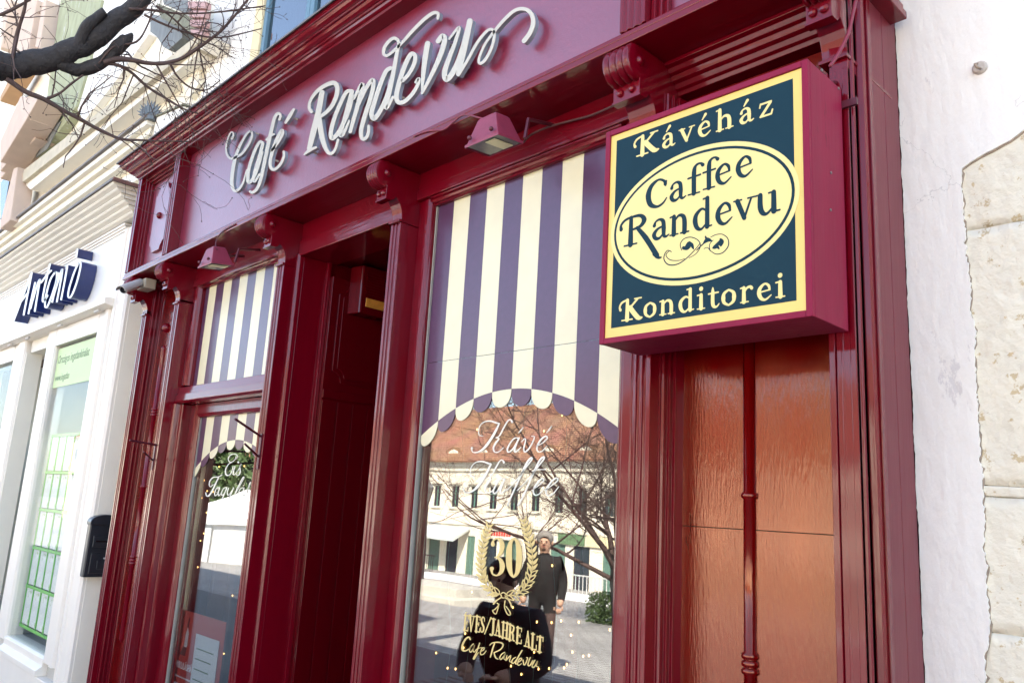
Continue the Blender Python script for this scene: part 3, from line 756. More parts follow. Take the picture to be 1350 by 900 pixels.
CAP = {  # condensed slab capitals, 1 = height
 'E': (.42, [[(.12,1,.15),(.12,0,.15)], [(.02,.965,.07),(.39,.965,.07)], [(.39,.98,.05),(.385,.76,.05)], [(.1,.51,.06),(.30,.51,.06)], [(.30,.62,.05),(.30,.40,.05)], [(.02,.035,.07),(.41,.035,.07)], [(.41,.02,.05),(.41,.26,.05)]]),
 'V': (.5, [[(.10,.97,.15),(.25,.02,.1)], [(.25,.02,.05),(.40,.97,.06)], [(.0,.965,.07),(.22,.965,.07)], [(.32,.965,.07),(.49,.965,.07)]]),
 'S': (.42, [[(.36,.72,.05),(.34,.9,.07),(.2,.97,.08),(.09,.8,.13),(.18,.56,.16),(.32,.38,.16),(.34,.16,.13),(.2,.03,.08),(.07,.1,.07),(.05,.3,.05)]]),
 '/': (.4, [[(.02,-.06,.07),(.38,1.02,.07)]]),
 'J': (.34, [[(.22,.97,.15),(.22,.15,.15),(.15,-.04,.1),(.04,-.02,.1)], [(.08,.965,.07),(.34,.965,.07)]]),
 'A': (.5, [[(.24,.98,.06),(.10,.02,.06)], [(.24,.98,.1),(.38,.02,.15)], [(.14,.32,.06),(.34,.32,.06)], [(.0,.035,.07),(.19,.035,.07)], [(.27,.035,.07),(.5,.035,.07)]]),
 'H': (.5, [[(.12,1,.14),(.12,0,.14)], [(.39,1,.14),(.39,0,.14)], [(.12,.51,.06),(.39,.51,.06)], [(.0,.965,.07),(.24,.965,.07)], [(.27,.965,.07),(.51,.965,.07)], [(.0,.035,.07),(.24,.035,.07)], [(.27,.035,.07),(.51,.035,.07)]]),
 'R': (.46, [[(.12,1,.15),(.12,0,.15)], [(.02,.965,.07),(.2,.965,.07),(.34,.9,.1),(.36,.74,.14),(.3,.56,.1),(.15,.52,.06)], [(.0,.035,.07),(.24,.035,.07)], [(.24,.52,.1),(.34,.35,.14),(.35,.1,.12),(.45,.03,.06)]]),
 'L': (.42, [[(.12,1,.15),(.12,0,.15)], [(.0,.965,.07),(.25,.965,.07)], [(.02,.035,.07),(.41,.035,.07)], [(.41,.02,.05),(.40,.32,.06)]]),
 'T': (.44, [[(.22,1,.15),(.22,0,.15)], [(.02,.965,.07),(.42,.965,.07)], [(.03,.99,.05),(.03,.72,.05)], [(.41,.99,.05),(.41,.72,.05)], [(.1,.035,.07),(.34,.035,.07)]]),
}
def glyph(font, ch, xl, xr, zb, h, y0, y1, mat_, parent, acc=None, dy=.00008):
    wd, strokes = font[ch]
    sx = (xr-xl)/wd
    mb = MB()
    ss = list(strokes)
    if acc: ss += [[(a*1.0+wd/2-.25, b+acc[1], c) for a, b, c in SER["'"][1][0]]]
    k_ = 0
    for s_ in ss:
        # stroke widths follow the mean scale of the letter
        m_ = (sx+h)/2
        P = [(xl+a*sx, zb+b*h, c*m_) for a, b, c in s_]
        mb.ribbon(P, lambda u, v, y: (u, y, v), y0-k_*dy, y1, smooth=len(P) > 2, capn=3, n=4)
        k_ += 1
    return mb.build('letter', mat_, parent)
def traced(strokes, ox, oy, s, Y, thick, mat_, parent, name='letter', dy=.00012, n=5, capn=5):
    mb = MB(); k_ = 0
    for st in strokes:
        P = [(ox+a/s, oy+b/s, c/s) for a, b, c in st]
        def mp(u, v, y):
            p = at(u, v, Y); return (p.x, y, p.z)
        mb.ribbon(P, mp, Y-k_*dy, Y+thick, smooth=len(P) > 2, n=n, capn=capn)
        k_ += 1
    return mb.build(name, mat_, parent)
def W_(pts, w0, w1=None, w2=None):
    n = len(pts)
    if w1 is None: return [(a, b, w0) for a, b in pts]
    if w2 is None: return [(p[0], p[1], w0+(w1-w0)*i/(n-1)) for i, p in enumerate(pts)]
    return [(p[0], p[1], (w0+(w1-w0)*i/((n-1)/2)) if i <= (n-1)/2 else (w1+(w2-w1)*(i-(n-1)/2)/((n-1)/2))) for i, p in enumerate(pts)]

# ---- raised letters "Cafe Randevu" along the fascia
YL = -.104
let = thing('fascia_lettering', 'raised ivory script letters reading Café Randevu across the wine red fascia', 'sign lettering', (-3.2, -.06, 3.4))
def raised(strokes, ox, oy, s, Y=None):
    Y = Y or YL
    strokes = [[(a, b, c*.9) for a, b, c in st] for st in strokes]
    o = traced(strokes, ox, oy, s, Y+.0022, .0185, M['letterside'], let, dy=.0002)
    traced(strokes, ox, oy, s, Y, .002, M['letter'], o, name='letter_face', dy=.0002)
    for st in strokes[:2]:
        q = st[len(st)//2]; p = at(ox+q[0]/s, oy+q[1]/s, Y)
        MB().lathe([(.006, Y+.020), (.006, -.056)], (p.x, 0, p.z), 'y', 8).build('standoff', M['letter'], o)
    return o
c1 = (290, 130, 6.427)
raised([[(100,338,26),(112,318,16),(108,288,14),(90,290,13),(68,335,12),(52,400,13),(55,465,17),(88,508,20),(140,495,22),(190,462,22),(240,392,22),(270,320,20),(266,280,18),(236,288,18),(195,350,22),(155,430,27),(122,530,32),(104,640,34),(100,730,32),(125,782,26),(165,762,22),(196,710,18),(210,660,14),(225,605,12)]], *c1)
raised([W_([(362,378),(338,368),(300,430),(262,530),(240,620),(236,700),(258,705),(295,650),(330,550),(356,450)],26,30,26), W_([(362,380),(335,490),(300,600),(282,680),(296,702),(335,640)],30,28,16)], *c1)
raised([W_([(502,178),(512,145),(490,126),(462,165),(440,250),(412,370),(378,530),(346,680),(312,765),(275,795),(256,788)],22,34,24), [(392,350,18),(430,315,24),(458,302,18)]], *c1)
raised([W_([(438,440),(490,375),(530,300),(524,268),(492,318),(455,410),(428,510),(428,580),(460,602),(508,560),(538,500),(540,450)],22,30,22), [(556,205,22),(590,150,34),(625,92,22)]], *c1)
c2 = (390, 90, 6.923)
raised([[(238,220,50),(205,400,56),(160,580,58),(122,735,46)], [(76,790,12),(120,752,34),(184,722,22)],
        [(142,395,36),(122,360,30),(134,295,28),(190,215,34),(270,158,40),(345,135,46),(378,175,44),(368,260,42),(325,350,40),(272,408,36),(228,440,30)],
        [(212,460,50),(228,570,54),(252,680,48),(292,766,36),(330,776,30),(362,735,24),(382,668,24),(385,655,26)]], *c2)
raised([W_([(508,208),(462,218),(410,315),(350,460),(318,590),(330,640),(380,600),(440,490),(490,360),(512,250)],34,42,38), W_([(512,212),(472,360),(425,530),(405,605),(425,612),(462,540),(486,480)],40,38,20)], *c2)
raised([W_([(528,280),(566,205),(605,145),(602,190),(572,310),(535,440),(495,580)],22,48,34), W_([(572,330),(640,185),(700,105),(706,170),(672,305),(625,450),(595,570),(604,642),(640,636),(662,585),(664,528)],34,44,26)], *c2)
c3 = (480, 0, 6.0)
raised([W_([(208,540),(170,570),(120,690),(78,820),(58,900),(78,940),(125,880),(180,760),(212,640)],34,40,34), W_([(268,370),(250,470),(226,600),(196,740),(170,840),(184,850),(228,768)],30,40,22), [(272,378,22),(272,330,28),(240,304,28),(200,325,28),(160,380,28),(156,430,26),(186,440,24),(240,398,24),(300,340,24),(380,250,28),(470,160,30),(545,106,30),(584,108,26),(582,148,22)]], *c3)
raised([W_([(305,640),(352,588),(396,505),(402,442),(370,430),(326,510),(284,630),(256,750),(268,808),(318,804),(378,748),(424,672),(432,622),(408,652)],30,42,24)], *c3)
raised([[(502,345,44),(482,460,46),(466,600,36),(456,740,12)], W_([(458,738),(520,620),(590,470),(636,330),(622,285),(584,328)],22,46,40)], *c3)
c4 = (580, 0, 7.5)
raised([W_([(92,385),(190,270),(150,420),(96,560),(46,710),(58,785),(110,745),(180,610),(236,440),(294,215)],22,60,54), [(296,210,60),(250,440,58),(208,620,56),(178,738,40)],
        [(182,742,34),(268,605,30),(365,430,32),(455,318,30),(515,292,28),(538,350,30),(508,480,30),(442,600,32),(392,628,30),(388,575,26),(448,435,26),(540,310,30),(640,192,34),(745,104,36),(840,92,40),(904,142,46),(922,232,48),(888,330,46),(830,408,48)]], *c4)

# ---- hanging box sign
SY = -.21
BX0, BX1, BZ0, BZ1 = -1.487, -.839, 2.086, 2.755
sign = thing('box_sign', 'wine red box sign with cream oval reading Caffee Randevu on navy', 'sign', (-1.16, -.1, 2.086))
fw = .017
bx = MB()
bx.box(BX0, BX1, SY+.014, -.012, BZ0+.001, BZ1-.001)
bx.build('sign_box', M['redbox'], sign, bevel=.002)
for a in ((BX0, BX0+fw, BZ0, BZ1), (BX1-fw, BX1, BZ0, BZ1), (BX0+fw, BX1-fw, BZ0, BZ0+fw), (BX0+fw, BX1-fw, BZ1-fw, BZ1)):
    MB().box(a[0], a[1], SY, SY+.0138, a[2], a[3]).build('sign_frame', M['redbox'], sign, bevel=.002)
FY = SY+.006
MB().box(BX0+fw+.0005, BX1-fw-.0005, FY, SY+.0135, BZ0+fw+.0005, BZ1-fw-.0005).build('sign_face', M['signcream'], sign)
nv = [at(815, 183.7, FY), at(1047.5, 105, FY), at(1048, 397.5, FY), at(804, 432, FY)]
nx0 = (nv[0].x+nv[3].x)/2; nx1 = (nv[1].x+nv[2].x)/2; nz1 = (nv[0].z+nv[1].z)/2; nz0 = (nv[2].z+nv[3].z)/2
MB().box(nx0, nx1, FY-.0006, FY-.00005, nz0, nz1).build('navy_field', M['signblue'], sign)
el, er, et, eb = at(805.5, 312, FY), at(1055, 256, FY), at(965, 180.5, FY), at(905, 376, FY)
ecx, ecz, ea, ebb = (el.x+er.x)/2, (et.z+eb.z)/2, (er.x-el.x)/2, (et.z-eb.z)/2
def ell(a, b, y0, y1, m_, name):
    MB().prism([(ecx+a*math.cos(t*2*math.pi/72), ecz+b*math.sin(t*2*math.pi/72)) for t in range(72)], 'y', y0, y1).build(name, m_, sign)
ell(ea, ebb, FY-.0011, FY-.00065, M['signlight'], 'oval_border')
ell(ea-.013, ebb-.013, FY-.0016, FY-.00115, M['signblue'], 'oval_border')
ell(ea-.021, ebb-.021, FY-.0021, FY-.00165, M['signlight'], 'oval_field')
def word(letters, ox, oy, s, xh, y0, mat_, par):
    """letters: (char, left, right, baseline) in survey units"""
    zs = [at(ox+(a+b)/2/s, oy+q/s, FY).z for _, a, b, q in letters]
    n_ = len(zs); ms = sum(range(n_))/n_; mz = sum(zs)/n_
    sl = sum((i-ms)*(z-mz) for i, z in enumerate(zs))/sum((i-ms)**2 for i in range(n_))
    for i, (ch, a, b, q) in enumerate(letters):
        base = {'á': 'a', 'é': 'e'}.get(ch, ch)
        zb = mz+sl*(i-ms)
        glyph(SER, base, at(ox+a/s, oy+q/s, FY).x, at(ox+b/s, oy+q/s, FY).x, zb, xh, y0-.0005, y0, mat_, par, acc=(0, 0) if ch in 'áé' else None)
s1 = (820, 120, 5.625)
word([('K',85,270,470),('á',295,395,413),('v',422,538,374),('é',562,660,332),('h',698,828,288),('á',868,978,236),('z',1015,1124,190)], *s1, .0415, FY-.0007, M['signlight'], sign)
s2 = (810, 190, 5.296)
word([('C',215,372,465),('a',383,502,378),('f',506,618,340),('f',612,722,308),('e',705,822,276),('e',848,972,240)], *s2, .0545, FY-.0022, M['signblue'], sign)
word([('R',40,222,700),('a',260,384,664),('n',388,524,632),('d',548,684,598),('e',706,828,562),('v',835,985,524),('u',985,1162,486)], *s2, .0575, FY-.0022, M['signblue'], sign)
s3 = (790, 340, 4.655)
word([('K',120,262,378),('o',272,352,362),('n',370,465,348),('d',485,582,332),('i',600,650,314),('t',668,738,304),('o',750,842,290),('r',866,948,274),('e',968,1060,257),('i',1082,1142,240)], *s3, .041, FY-.0007, M['signlight'], sign)
def orn(st): traced(st, *s2, FY-.0022, .0004, M['signblue'], sign, name='ornament', dy=.00008)
orn([W_([(398,752),(372,742),(350,770),(348,810),(380,842),(440,838),(500,800),(560,740),(600,690)],5,9,5), W_([(398,752),(385,745),(360,775),(390,808),(450,812),(490,800)],3,7,4),
     W_([(470,740),(460,700),(485,662),(535,650),(585,672),(600,715),(570,765),(520,795)],5,7,4), W_([(575,740),(610,705),(655,668)],7,9,7), [(620,695,6),(650,668,34),(676,670,6)], [(636,645,10),(648,668,20),(680,676,8)]])
orn([W_([(484,725),(505,728),(522,715)],26,22), [(500,722,22),(525,690,26),(548,725,12)], [(525,690,18),(545,700,14),(552,732,8)]])
orn([W_([(625,730),(650,722),(672,745),(712,768),(760,755),(795,710),(792,660),(755,630),(710,632),(672,650)],4,8,5), W_([(668,745),(665,700),(690,670)],6,5,4)])
orn([[(700,720,26),(715,705,24),(745,675,24)], [(742,665,18),(752,680,26),(742,705,20)], [(690,725,14),(716,716,26),(730,730,10)]])
# screws and hanger
for (px_, py_) in ((1083, 93), (1105, 117), (1095, 228), (1094.5, 277)):
    p = atx(px_, py_, BX1); MB().lathe([(.004, -.001), (.004, .0025), (.002, .003)], (BX1, p.y, p.z), 'x', 8).build('screw', M['flash'], sign)
MB().box(-.92, -.80, -.011, -.001, 2.70, 2.72).build('wall_bracket', M['iron'], sign)
MB().tube([(BX1-.02, -.03, BZ1-.002), (BX1-.02, -.03, BZ1+.02), (BX1-.02, .01, BZ1+.035), (BX1-.02, .03, BZ1+.035)], .006, 6).build('hanger', M['iron'], sign)

# ---- vinyl on the big window
GY = G-.0016
vin = thing('window_script', 'thin ivory script reading Kávé Kaffee on the large window', 'window lettering', (-2.2, G, 1.7))
v1 = (600, 540, 6.925)
def vs(strokes, par=None, o=v1, m_=None, nm='letter'):
    if par is None: par = vin; strokes = [[(a, b, c*.72) for a, b, c in st] for st in strokes]
    return traced(strokes, *o, GY, .0010, m_ or M['silver'], par, name=nm, dy=.00005, capn=3)
def kbig(dx, dy_):
    vs([[(a+dx, b+dy_, c) for a, b, c in st] for st in ([(252,238,8),(222,232,10),(214,200,9),(224,150,9),(262,112,10),(320,102,16),(372,118,20),(402,126,14)], [(402,126,18),(352,225,28),(285,325,30),(225,378,18),(170,388,10),(152,368,10),(152,348,26)],
        [(520,112,24),(505,90,12),(480,102,13),(448,155,16),(405,235,14),(372,254,10)], [(372,254,10),(400,262,14),(372,300,22),(350,345,18),(358,382,14),(395,384,10),(440,345,8)])])
kbig(0, 0)
vs([W_([(578,258),(540,260),(498,310),(476,362),(490,386),(530,350),(568,285)],12,18,10), W_([(582,256),(556,318),(542,368),(556,384),(600,340)],18,20,8), [(578,212,6),(600,188,14),(622,158,6)]])
vs([W_([(606,292),(634,262),(642,285),(626,350),(636,384),(676,350),(712,285),(722,245),(700,240)],8,18,8)])
vs([W_([(742,332),(800,300),(840,258),(824,240),(780,275),(746,340),(758,382),(796,374),(836,330)],8,20,8), [(836,208,6),(858,182,14),(882,146,6)]])
kbig(-75, 368)
vs([W_([(448,630),(410,636),(370,690),(346,742),(362,762),(402,722),(440,660)],12,18,10), W_([(452,630),(424,695),(412,745),(428,760),(468,720)],18,20,8)])
vs([W_([(470,735),(560,640),(650,520),(700,452),(690,440),(650,490),(580,640),(520,770),(478,870)],8,22,16)])
vs([W_([(565,735),(670,630),(770,500),(812,445),(800,432),(760,480),(690,630),(630,770),(575,872)],8,22,16), [(700,560,6),(760,545,10),(828,545,5)]])
vs([W_([(700,735),(760,690),(808,645),(792,626),(748,670),(714,730),(726,775),(768,766),(812,720)],8,20,8)])
vs([W_([(814,735),(880,690),(935,645),(920,622),(870,665),(830,730),(842,780),(888,770),(945,700)],8,20,8)])

em = thing('anniversary_decal', 'gold laurel wreath decal with the number 30 on the large window', 'window decal', (-2.1, G, 1.3))
e1 = (600, 680, 6.92)
vs([[(344,258,38),(348,222,14),(385,202,14),(418,228,34),(428,275,46),(415,335,34),(380,372,12),(362,374,10)], [(380,374,12),(415,402,34),(430,455,48),(420,505,36),(385,538,14),(345,530,14),(332,495,22),(334,478,40)]], em, e1, M['gold'], 'numeral')
vs([[(537,200,14),(508,235,32),(493,300,50),(490,380,56),(494,460,50),(510,525,32),(532,556,14)], [(537,200,14),(566,235,32),(580,300,50),(583,380,56),(578,460,50),(560,525,32),(532,556,14)]], em, e1, M['gold'], 'numeral')
def leafshape(x, y, ang, L_, wd, outline):
    c_, s_ = math.cos(ang), math.sin(ang)
    P = lambda u, v: (x+u*c_-v*s_, y+u*s_+v*c_)
    top = [P(0,0), P(L_*.25,wd*.45), P(L_*.6,wd*.42), P(L_,0)]
    bot = [P(0,0), P(L_*.25,-wd*.45), P(L_*.6,-wd*.42), P(L_,0)]
    if outline: return [W_(top, 8), W_(bot, 8)]
    return [[(*P(0,0), 6), (*P(L_*.4,0), wd*.95), (*P(L_*.75,0), wd*.6), (*P(L_,0), 3)]]
def branch_leaves(pts, flip):
    n = len(pts)
    for i, (x, y) in enumerate(pts[:-1]):
        nx, ny = pts[i+1]
        for sub in (0.15, .65):
            cx, cy = x+(nx-x)*sub, y+(ny-y)*sub
            a = math.atan2(ny-y, nx-x)
            out = i < 2
            sz = 1.0 if i < n-2 else .75
            for sd in (-1, 1):
                vs(leafshape(cx, cy, a+sd*.62, 82*sz, 30*sz, out and sd*flip > 0 or (flip < 0 and i < 4)), em, e1, M['gold'], 'laurel_leaf')
    vs([W_(pts, 10, 7)], em, e1, M['gold'], 'laurel_stem')
branch_leaves([(415,712),(340,690),(280,625),(248,545),(236,450),(240,350),(256,250),(285,160),(310,80)], 1)
branch_leaves([(455,722),(540,720),(615,672),(665,600),(696,510),(706,410),(698,300),(676,200),(648,110),(622,30)], -1)
vs([W_([(420,705),(440,695),(462,712),(452,742),(428,742),(418,718)],10)], em, e1, M['gold'], 'ribbon')
vs([W_([(420,740),(375,770),(350,800)],10,14), W_([(380,790),(395,810),(360,850),(340,860),(372,890),(400,800)],8)], em, e1, M['gold'], 'ribbon')
vs([W_([(452,742),(490,765),(515,825)],10,14), W_([(455,770),(450,830),(475,890),(500,900),(498,870),(462,820)],8)], em, e1, M['gold'], 'ribbon')
t1 = (595, 795, 9.0)
tl_ = [('E',140,196,'acc'),('V',194,272,0),('E',276,336,0),('S',338,390,0),('/',392,462,0),('J',452,512,0),('A',508,590,0),('H',588,672,0),('R',668,750,0),('E',758,830,0),('A',862,938,0),('L',938,1008,0),('T',1004,1086,0)]
def bl(u): return 322+ (u-140)*.10 + max(0,(u-400))**1.35*.027
for ch, a, b, acc in tl_:
    m_ = (a+b)/2; p0 = at(t1[0]+a/9, t1[1]+bl(m_)/9, GY); p1 = at(t1[0]+b/9, t1[1]+bl(m_)/9, GY); pt = at(t1[0]+m_/9, t1[1]+(bl(m_)-192)/9, GY)
    o = glyph(CAP, ch, p0.x, p1.x, (p0.z+p1.z)/2, pt.z-(p0.z+p1.z)/2, GY, GY+.001, M['gold'], em, dy=.00004)
traced([[(165,118,5),(178,106,12)]], *t1, GY, .001, M['gold'], em, name='accent')
def br_(st): traced(st, *t1, GY, .001, M['gold'], em, dy=.00004, capn=3)
br_([W_([(224,425),(205,398),(165,425),(132,490),(128,545),(160,562),(205,540),(240,500)],16,22,10)])
br_([W_([(262,478),(228,510),(214,555),(232,575),(262,530),(272,490),(258,555),(272,575),(296,540)],12,14,8)])
br_([W_([(335,468),(318,520),(292,590),(262,648),(272,655),(300,610),(320,580)],12,14,8), [(292,545,6),(330,528,9),(362,520,6)]])
br_([W_([(340,572),(380,550),(388,526),(366,530),(344,575),(352,606),(384,596),(412,560)],10,14,8)])
br_([W_([(512,472),(492,530),(476,590),(462,635)],14,20,10), W_([(456,492),(485,468),(545,458),(600,470),(612,500),(580,545),(505,582)],10,16,14), W_([(505,582),(525,640),(556,660)],12,16,8)])
br_([W_([(632,578),(596,600),(574,640),(588,662),(622,625),(640,590),(622,648),(640,668)],12,14,8)])
br_([W_([(660,612),(646,676),(676,640),(704,618),(690,680),(708,694)],10,14,8)])
br_([W_([(762,636),(728,660),(716,696),(738,706),(775,660)],12,14,10), W_([(838,556),(800,620),(766,690),(764,716),(782,712)],14,16,8)])
br_([W_([(788,700),(826,672),(830,648),(806,658),(784,705),(798,732),(832,710)],10,14,8)])
br_([W_([(850,668),(858,722),(876,718),(904,650),(890,640)],12,14,8)])
br_([W_([(935,640),(912,700),(912,735),(936,728),(968,672),(956,730),(972,750)],12,14,8)])
br_([W_([(990,672),(958,738),(975,758),(1005,718),(1022,682),(1008,740),(1034,750)],12,14,8)])

# ---- script on the left leaf
GY = LY-.0016
ice = thing('leaf_script', 'thin ivory script reading Eis Fagylalt on the narrow left window', 'window lettering', (-4.6, LY, 1.75))
f1 = (255, 580, 10.0)
def ef(st): traced([[(a, b, c*.8) for a, b, c in q] for q in st], *f1, GY, .001, M['silver'], ice, dy=.00005, capn=3)
ef([W_([(568,246),(578,205),(545,182),(490,195),(458,240),(472,282),(510,286),(548,250),(560,215)],7,12,8), W_([(505,290),(460,318),(424,385),(428,450),(462,462),(500,425),(522,340)],9,20,8)])
ef([W_([(545,345),(528,410),(524,448),(545,450),(578,405)],14,16,7), [(590,288,26),(592,292,26)]])
ef([W_([(580,408),(622,335),(630,312),(612,350),(616,410),(604,452),(578,462),(566,442)],7,18,8)])
ef([W_([(380,452),(330,482),(262,488),(218,535),(208,592),(228,612),(255,585)],10,18,8), W_([(330,490),(292,570),(250,660),(205,728),(172,730),(162,690)],16,26,14), [(250,590,6),(300,575,10)]])
ef([W_([(338,620),(305,632),(280,690),(284,730),(312,710),(345,640)],10,14,8), W_([(346,622),(326,690),(332,732),(360,700)],14,14,7)])
ef([W_([(438,620),(400,634),(370,690),(376,722),(406,700),(440,640)],10,14,8), W_([(440,622),(400,720),(362,800),(332,838)],14,14,8)])
ef([W_([(462,630),(446,690),(456,724),(490,690),(530,625)],12,14,8), W_([(530,625),(490,720),(450,800),(412,832)],12,14,8)])
ef([W_([(545,720),(600,620),(662,500),(652,490),(600,590),(552,690),(550,740),(580,730)],7,14,8)])
ef([W_([(652,625),(618,642),(592,700),(600,738),(632,710),(664,650)],10,14,8), W_([(666,625),(646,700),(652,736),(682,700)],14,14,7)])
ef([W_([(690,720),(730,620),(752,560),(745,560),(716,650),(704,720),(716,735)],7,14,8)])

# ================================================================== GROUND
ys_ = [320, .36, -1.5] + [-1.5 - 2*k for k in range(1, 21)] + [-60, -350]
mb = MB(); vs_ = []; fs_ = []
xs_ = [-350, -60, -30, -12, 0, 12, 40, 350]
for y in ys_:
    for x in xs_: vs_.append((x, y, ground_z(y) - .06))
for i in range(len(ys_)-1):
    for j in range(len(xs_)-1):
        a = i*len(xs_)+j; fs_.append((a, a+1, a+len(xs_)+1, a+len(xs_)))
mb.add(vs_, fs_)
g_ = mb.build('ground', M['setts']); g_['kind'] = 'structure'
bm = bmesh.new(); bm.from_mesh(g_.data)
for f in bm.faces:
    if f.normal.z < 0: f.normal_flip()
bm.to_mesh(g_.data); bm.free()

M['bouncedark'] = mat('dark_bounce_sheet', (.055,.057,.062), rough=.6, var=.3, vscale=2.2, bump=.3, bscale=14)  # dark sheet added by the shop to cut bounce light on the soffits
mb = MB(); vs_ = []; fs_ = []
py_ = [.30, -1.5, -3.5, -5.4]
for y in py_:
    for x in (-40, -8, 0, 12, 40): vs_.append((x, y, ground_z(y)-.054))
for i in range(3):
    for j in range(4):
        a = i*5+j; fs_.append((a+5, a+6, a+1, a))
pv = mb.add(vs_, fs_).build('bounce_sheet', M['bouncedark']); pv['kind'] = 'structure'
bm = bmesh.new(); bm.from_mesh(pv.data)
for f in bm.faces:
    if f.normal.z < 0: f.normal_flip()
bm.to_mesh(pv.data); bm.free()

# ================================================================== CAFE BUILDING (above the shopfront)
cb = thing('cafe_building', 'smooth white rendered building rising above the wine red shopfront', 'building', (-3.3, 3, 0))
def wall_with_hole(x0, x1, z0, z1, y0, y1, hole, mat_, par, name='wall'):
    hx0, hx1, hz0, hz1 = hole
    MB().box(x0, hx0, y0, y1, z0, z1).build(name, mat_, par)
    MB().box(hx1, x1, y0, y1, z0, z1).build(name, mat_, par)
    MB().box(hx0, hx1, y0, y1, z0, hz0).build(name, mat_, par)
    MB().box(hx0, hx1, y0, y1, hz1, z1).build(name, mat_, par)
uw = at(340, 84, .36)
UX0, UX1, UZ0, UZ1 = uw.x, uw.x+1.35, 4.60, 6.6
wall_with_hole(-6.30, -.826, 3.84, 7.2, .37, .62, (UX0, UX1, UZ0, UZ1), M['white'], cb)
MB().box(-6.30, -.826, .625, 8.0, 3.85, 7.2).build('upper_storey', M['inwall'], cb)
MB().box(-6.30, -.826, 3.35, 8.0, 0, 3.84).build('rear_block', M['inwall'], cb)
MB().prism([(.1, 7.2), (8.2, 7.2), (4.2, 8.2)], 'x', -6.29, -.83).build('roof', M['roof'], cb)
# pale ochre reveal and blue-grey casement
f = MB()
f.box(UX0-.13, UX0, .345, .3695, UZ0-.02, UZ1+.14); o = f.build('window_surround', M['ochre'], cb, bevel=.004)
MB().box(UX1, UX1+.13, .345, .3695, UZ0-.02, UZ1+.14).build('window_surround', M['ochre'], cb, bevel=.004)
MB().box(UX0, UX1, .345, .3695, UZ1, UZ1+.14).build('window_surround', M['ochre'], cb, bevel=.004)
xa = UX0
mids = [UX0, at(404, 48, .36).x, UX1]
for (a, b) in ((mids[0], mids[1]), (mids[1], mids[2])):
    fr = MB(); t_ = .055
    fr.box(a+.002, a+t_, .36, .42, UZ0, UZ1); 
    cas = fr.build('casement', M['blueframe'], cb, bevel=.004)
    MB().box(b-t_, b-.002, .36, .42, UZ0, UZ1).build('casement', M['blueframe'], cb, bevel=.004)
    MB().box(a+t_, b-t_, .36, .42, UZ0, UZ0+t_).build('casement', M['blueframe'], cb, bevel=.004)
    MB().box(a+t_, b-t_, .36, .42, UZ1-t_, UZ1).build('casement', M['blueframe'], cb, bevel=.004)
    MB().box(a+t_, b-t_, .385, .391, UZ0+t_, UZ1-t_).build('pane', M['glass3'], cas)

# ================================================================== RIGHT-HAND WHITE BUILDING
wb = thing('white_building', 'white plastered house with exposed limestone blocks beside the red shopfront', 'building', (1.5, 3, 0))
MB().box(-.8255, 9, .40, 8.0, -.06, 7.2).build('masonry', M['mortar'], wb)
MB().prism([(.2, 7.2), (8.2, 7.2), (4.2, 8.2)], 'x', -.82, 9).build('roof', M['roof'], wb)
PY = .36
edge_px = [(1350, 171), (1330, 186), (1300, 201), (1280, 213), (1268, 222), (1267, 240), (1271, 290), (1273, 330), (1279, 370), (1280, 410), (1285, 440), (1287, 520), (1292, 590), (1294, 636), (1298, 650), (1296, 662), (1297, 720), (1301, 780), (1305, 828), (1303, 842), (1299, 860), (1300, 900)]
ed = [at(u, v, PY) for u, v in edge_px]
ed = [(p.x, p.z) for p in ed]
ed = [(ed[0][0]+.5, ed[0][1]+.16)] + ed + [(ed[-1][0]-.01, -.06)]
def jag(pts, amp, step):
    out = []
    for i in range(len(pts)-1):
        (x0, z0), (x1, z1) = pts[i], pts[i+1]
        n = max(1, int(math.hypot(x1-x0, z1-z0)/step))
        for k in range(n):
            t = k/n; x = x0+(x1-x0)*t; z = z0+(z1-z0)*t
            nn = mnoise.noise(Vector((x*18, z*18, 3))) + mnoise.noise(Vector((x*60, z*60, 7))) + .7*mnoise.noise(Vector((x*170, z*170, 9)))
            out.append((x+amp*nn, z+amp*.5*nn))
    out.append(pts[-1]); return out
je = jag(ed, .0060, .006)
left = jag([(-.824, -.06), (-.824, 7.2)], .0022, .012)
pl = MB().prism([(-.818, -.06)] + [(x, z) for x, z in left] + [(.3, 7.2), (.3, ed[0][1])] + je, 'y', PY, .399)
pl.build('plaster', M['white'], wb, bevel=.003)
MB().box(.31, 9, PY, .399, -.06, 7.2).build('plaster', M['white'], wb)
dj = jag([(x-.004, z) for x, z in ed], .007, .012)
MB().prism([(x+.006, z-.004) for x, z in dj] + [(x-.03, z+.02) for x, z in reversed(ed)], 'y', PY+.006, .398).build('plaster_edge', M['edgebrown'], wb)
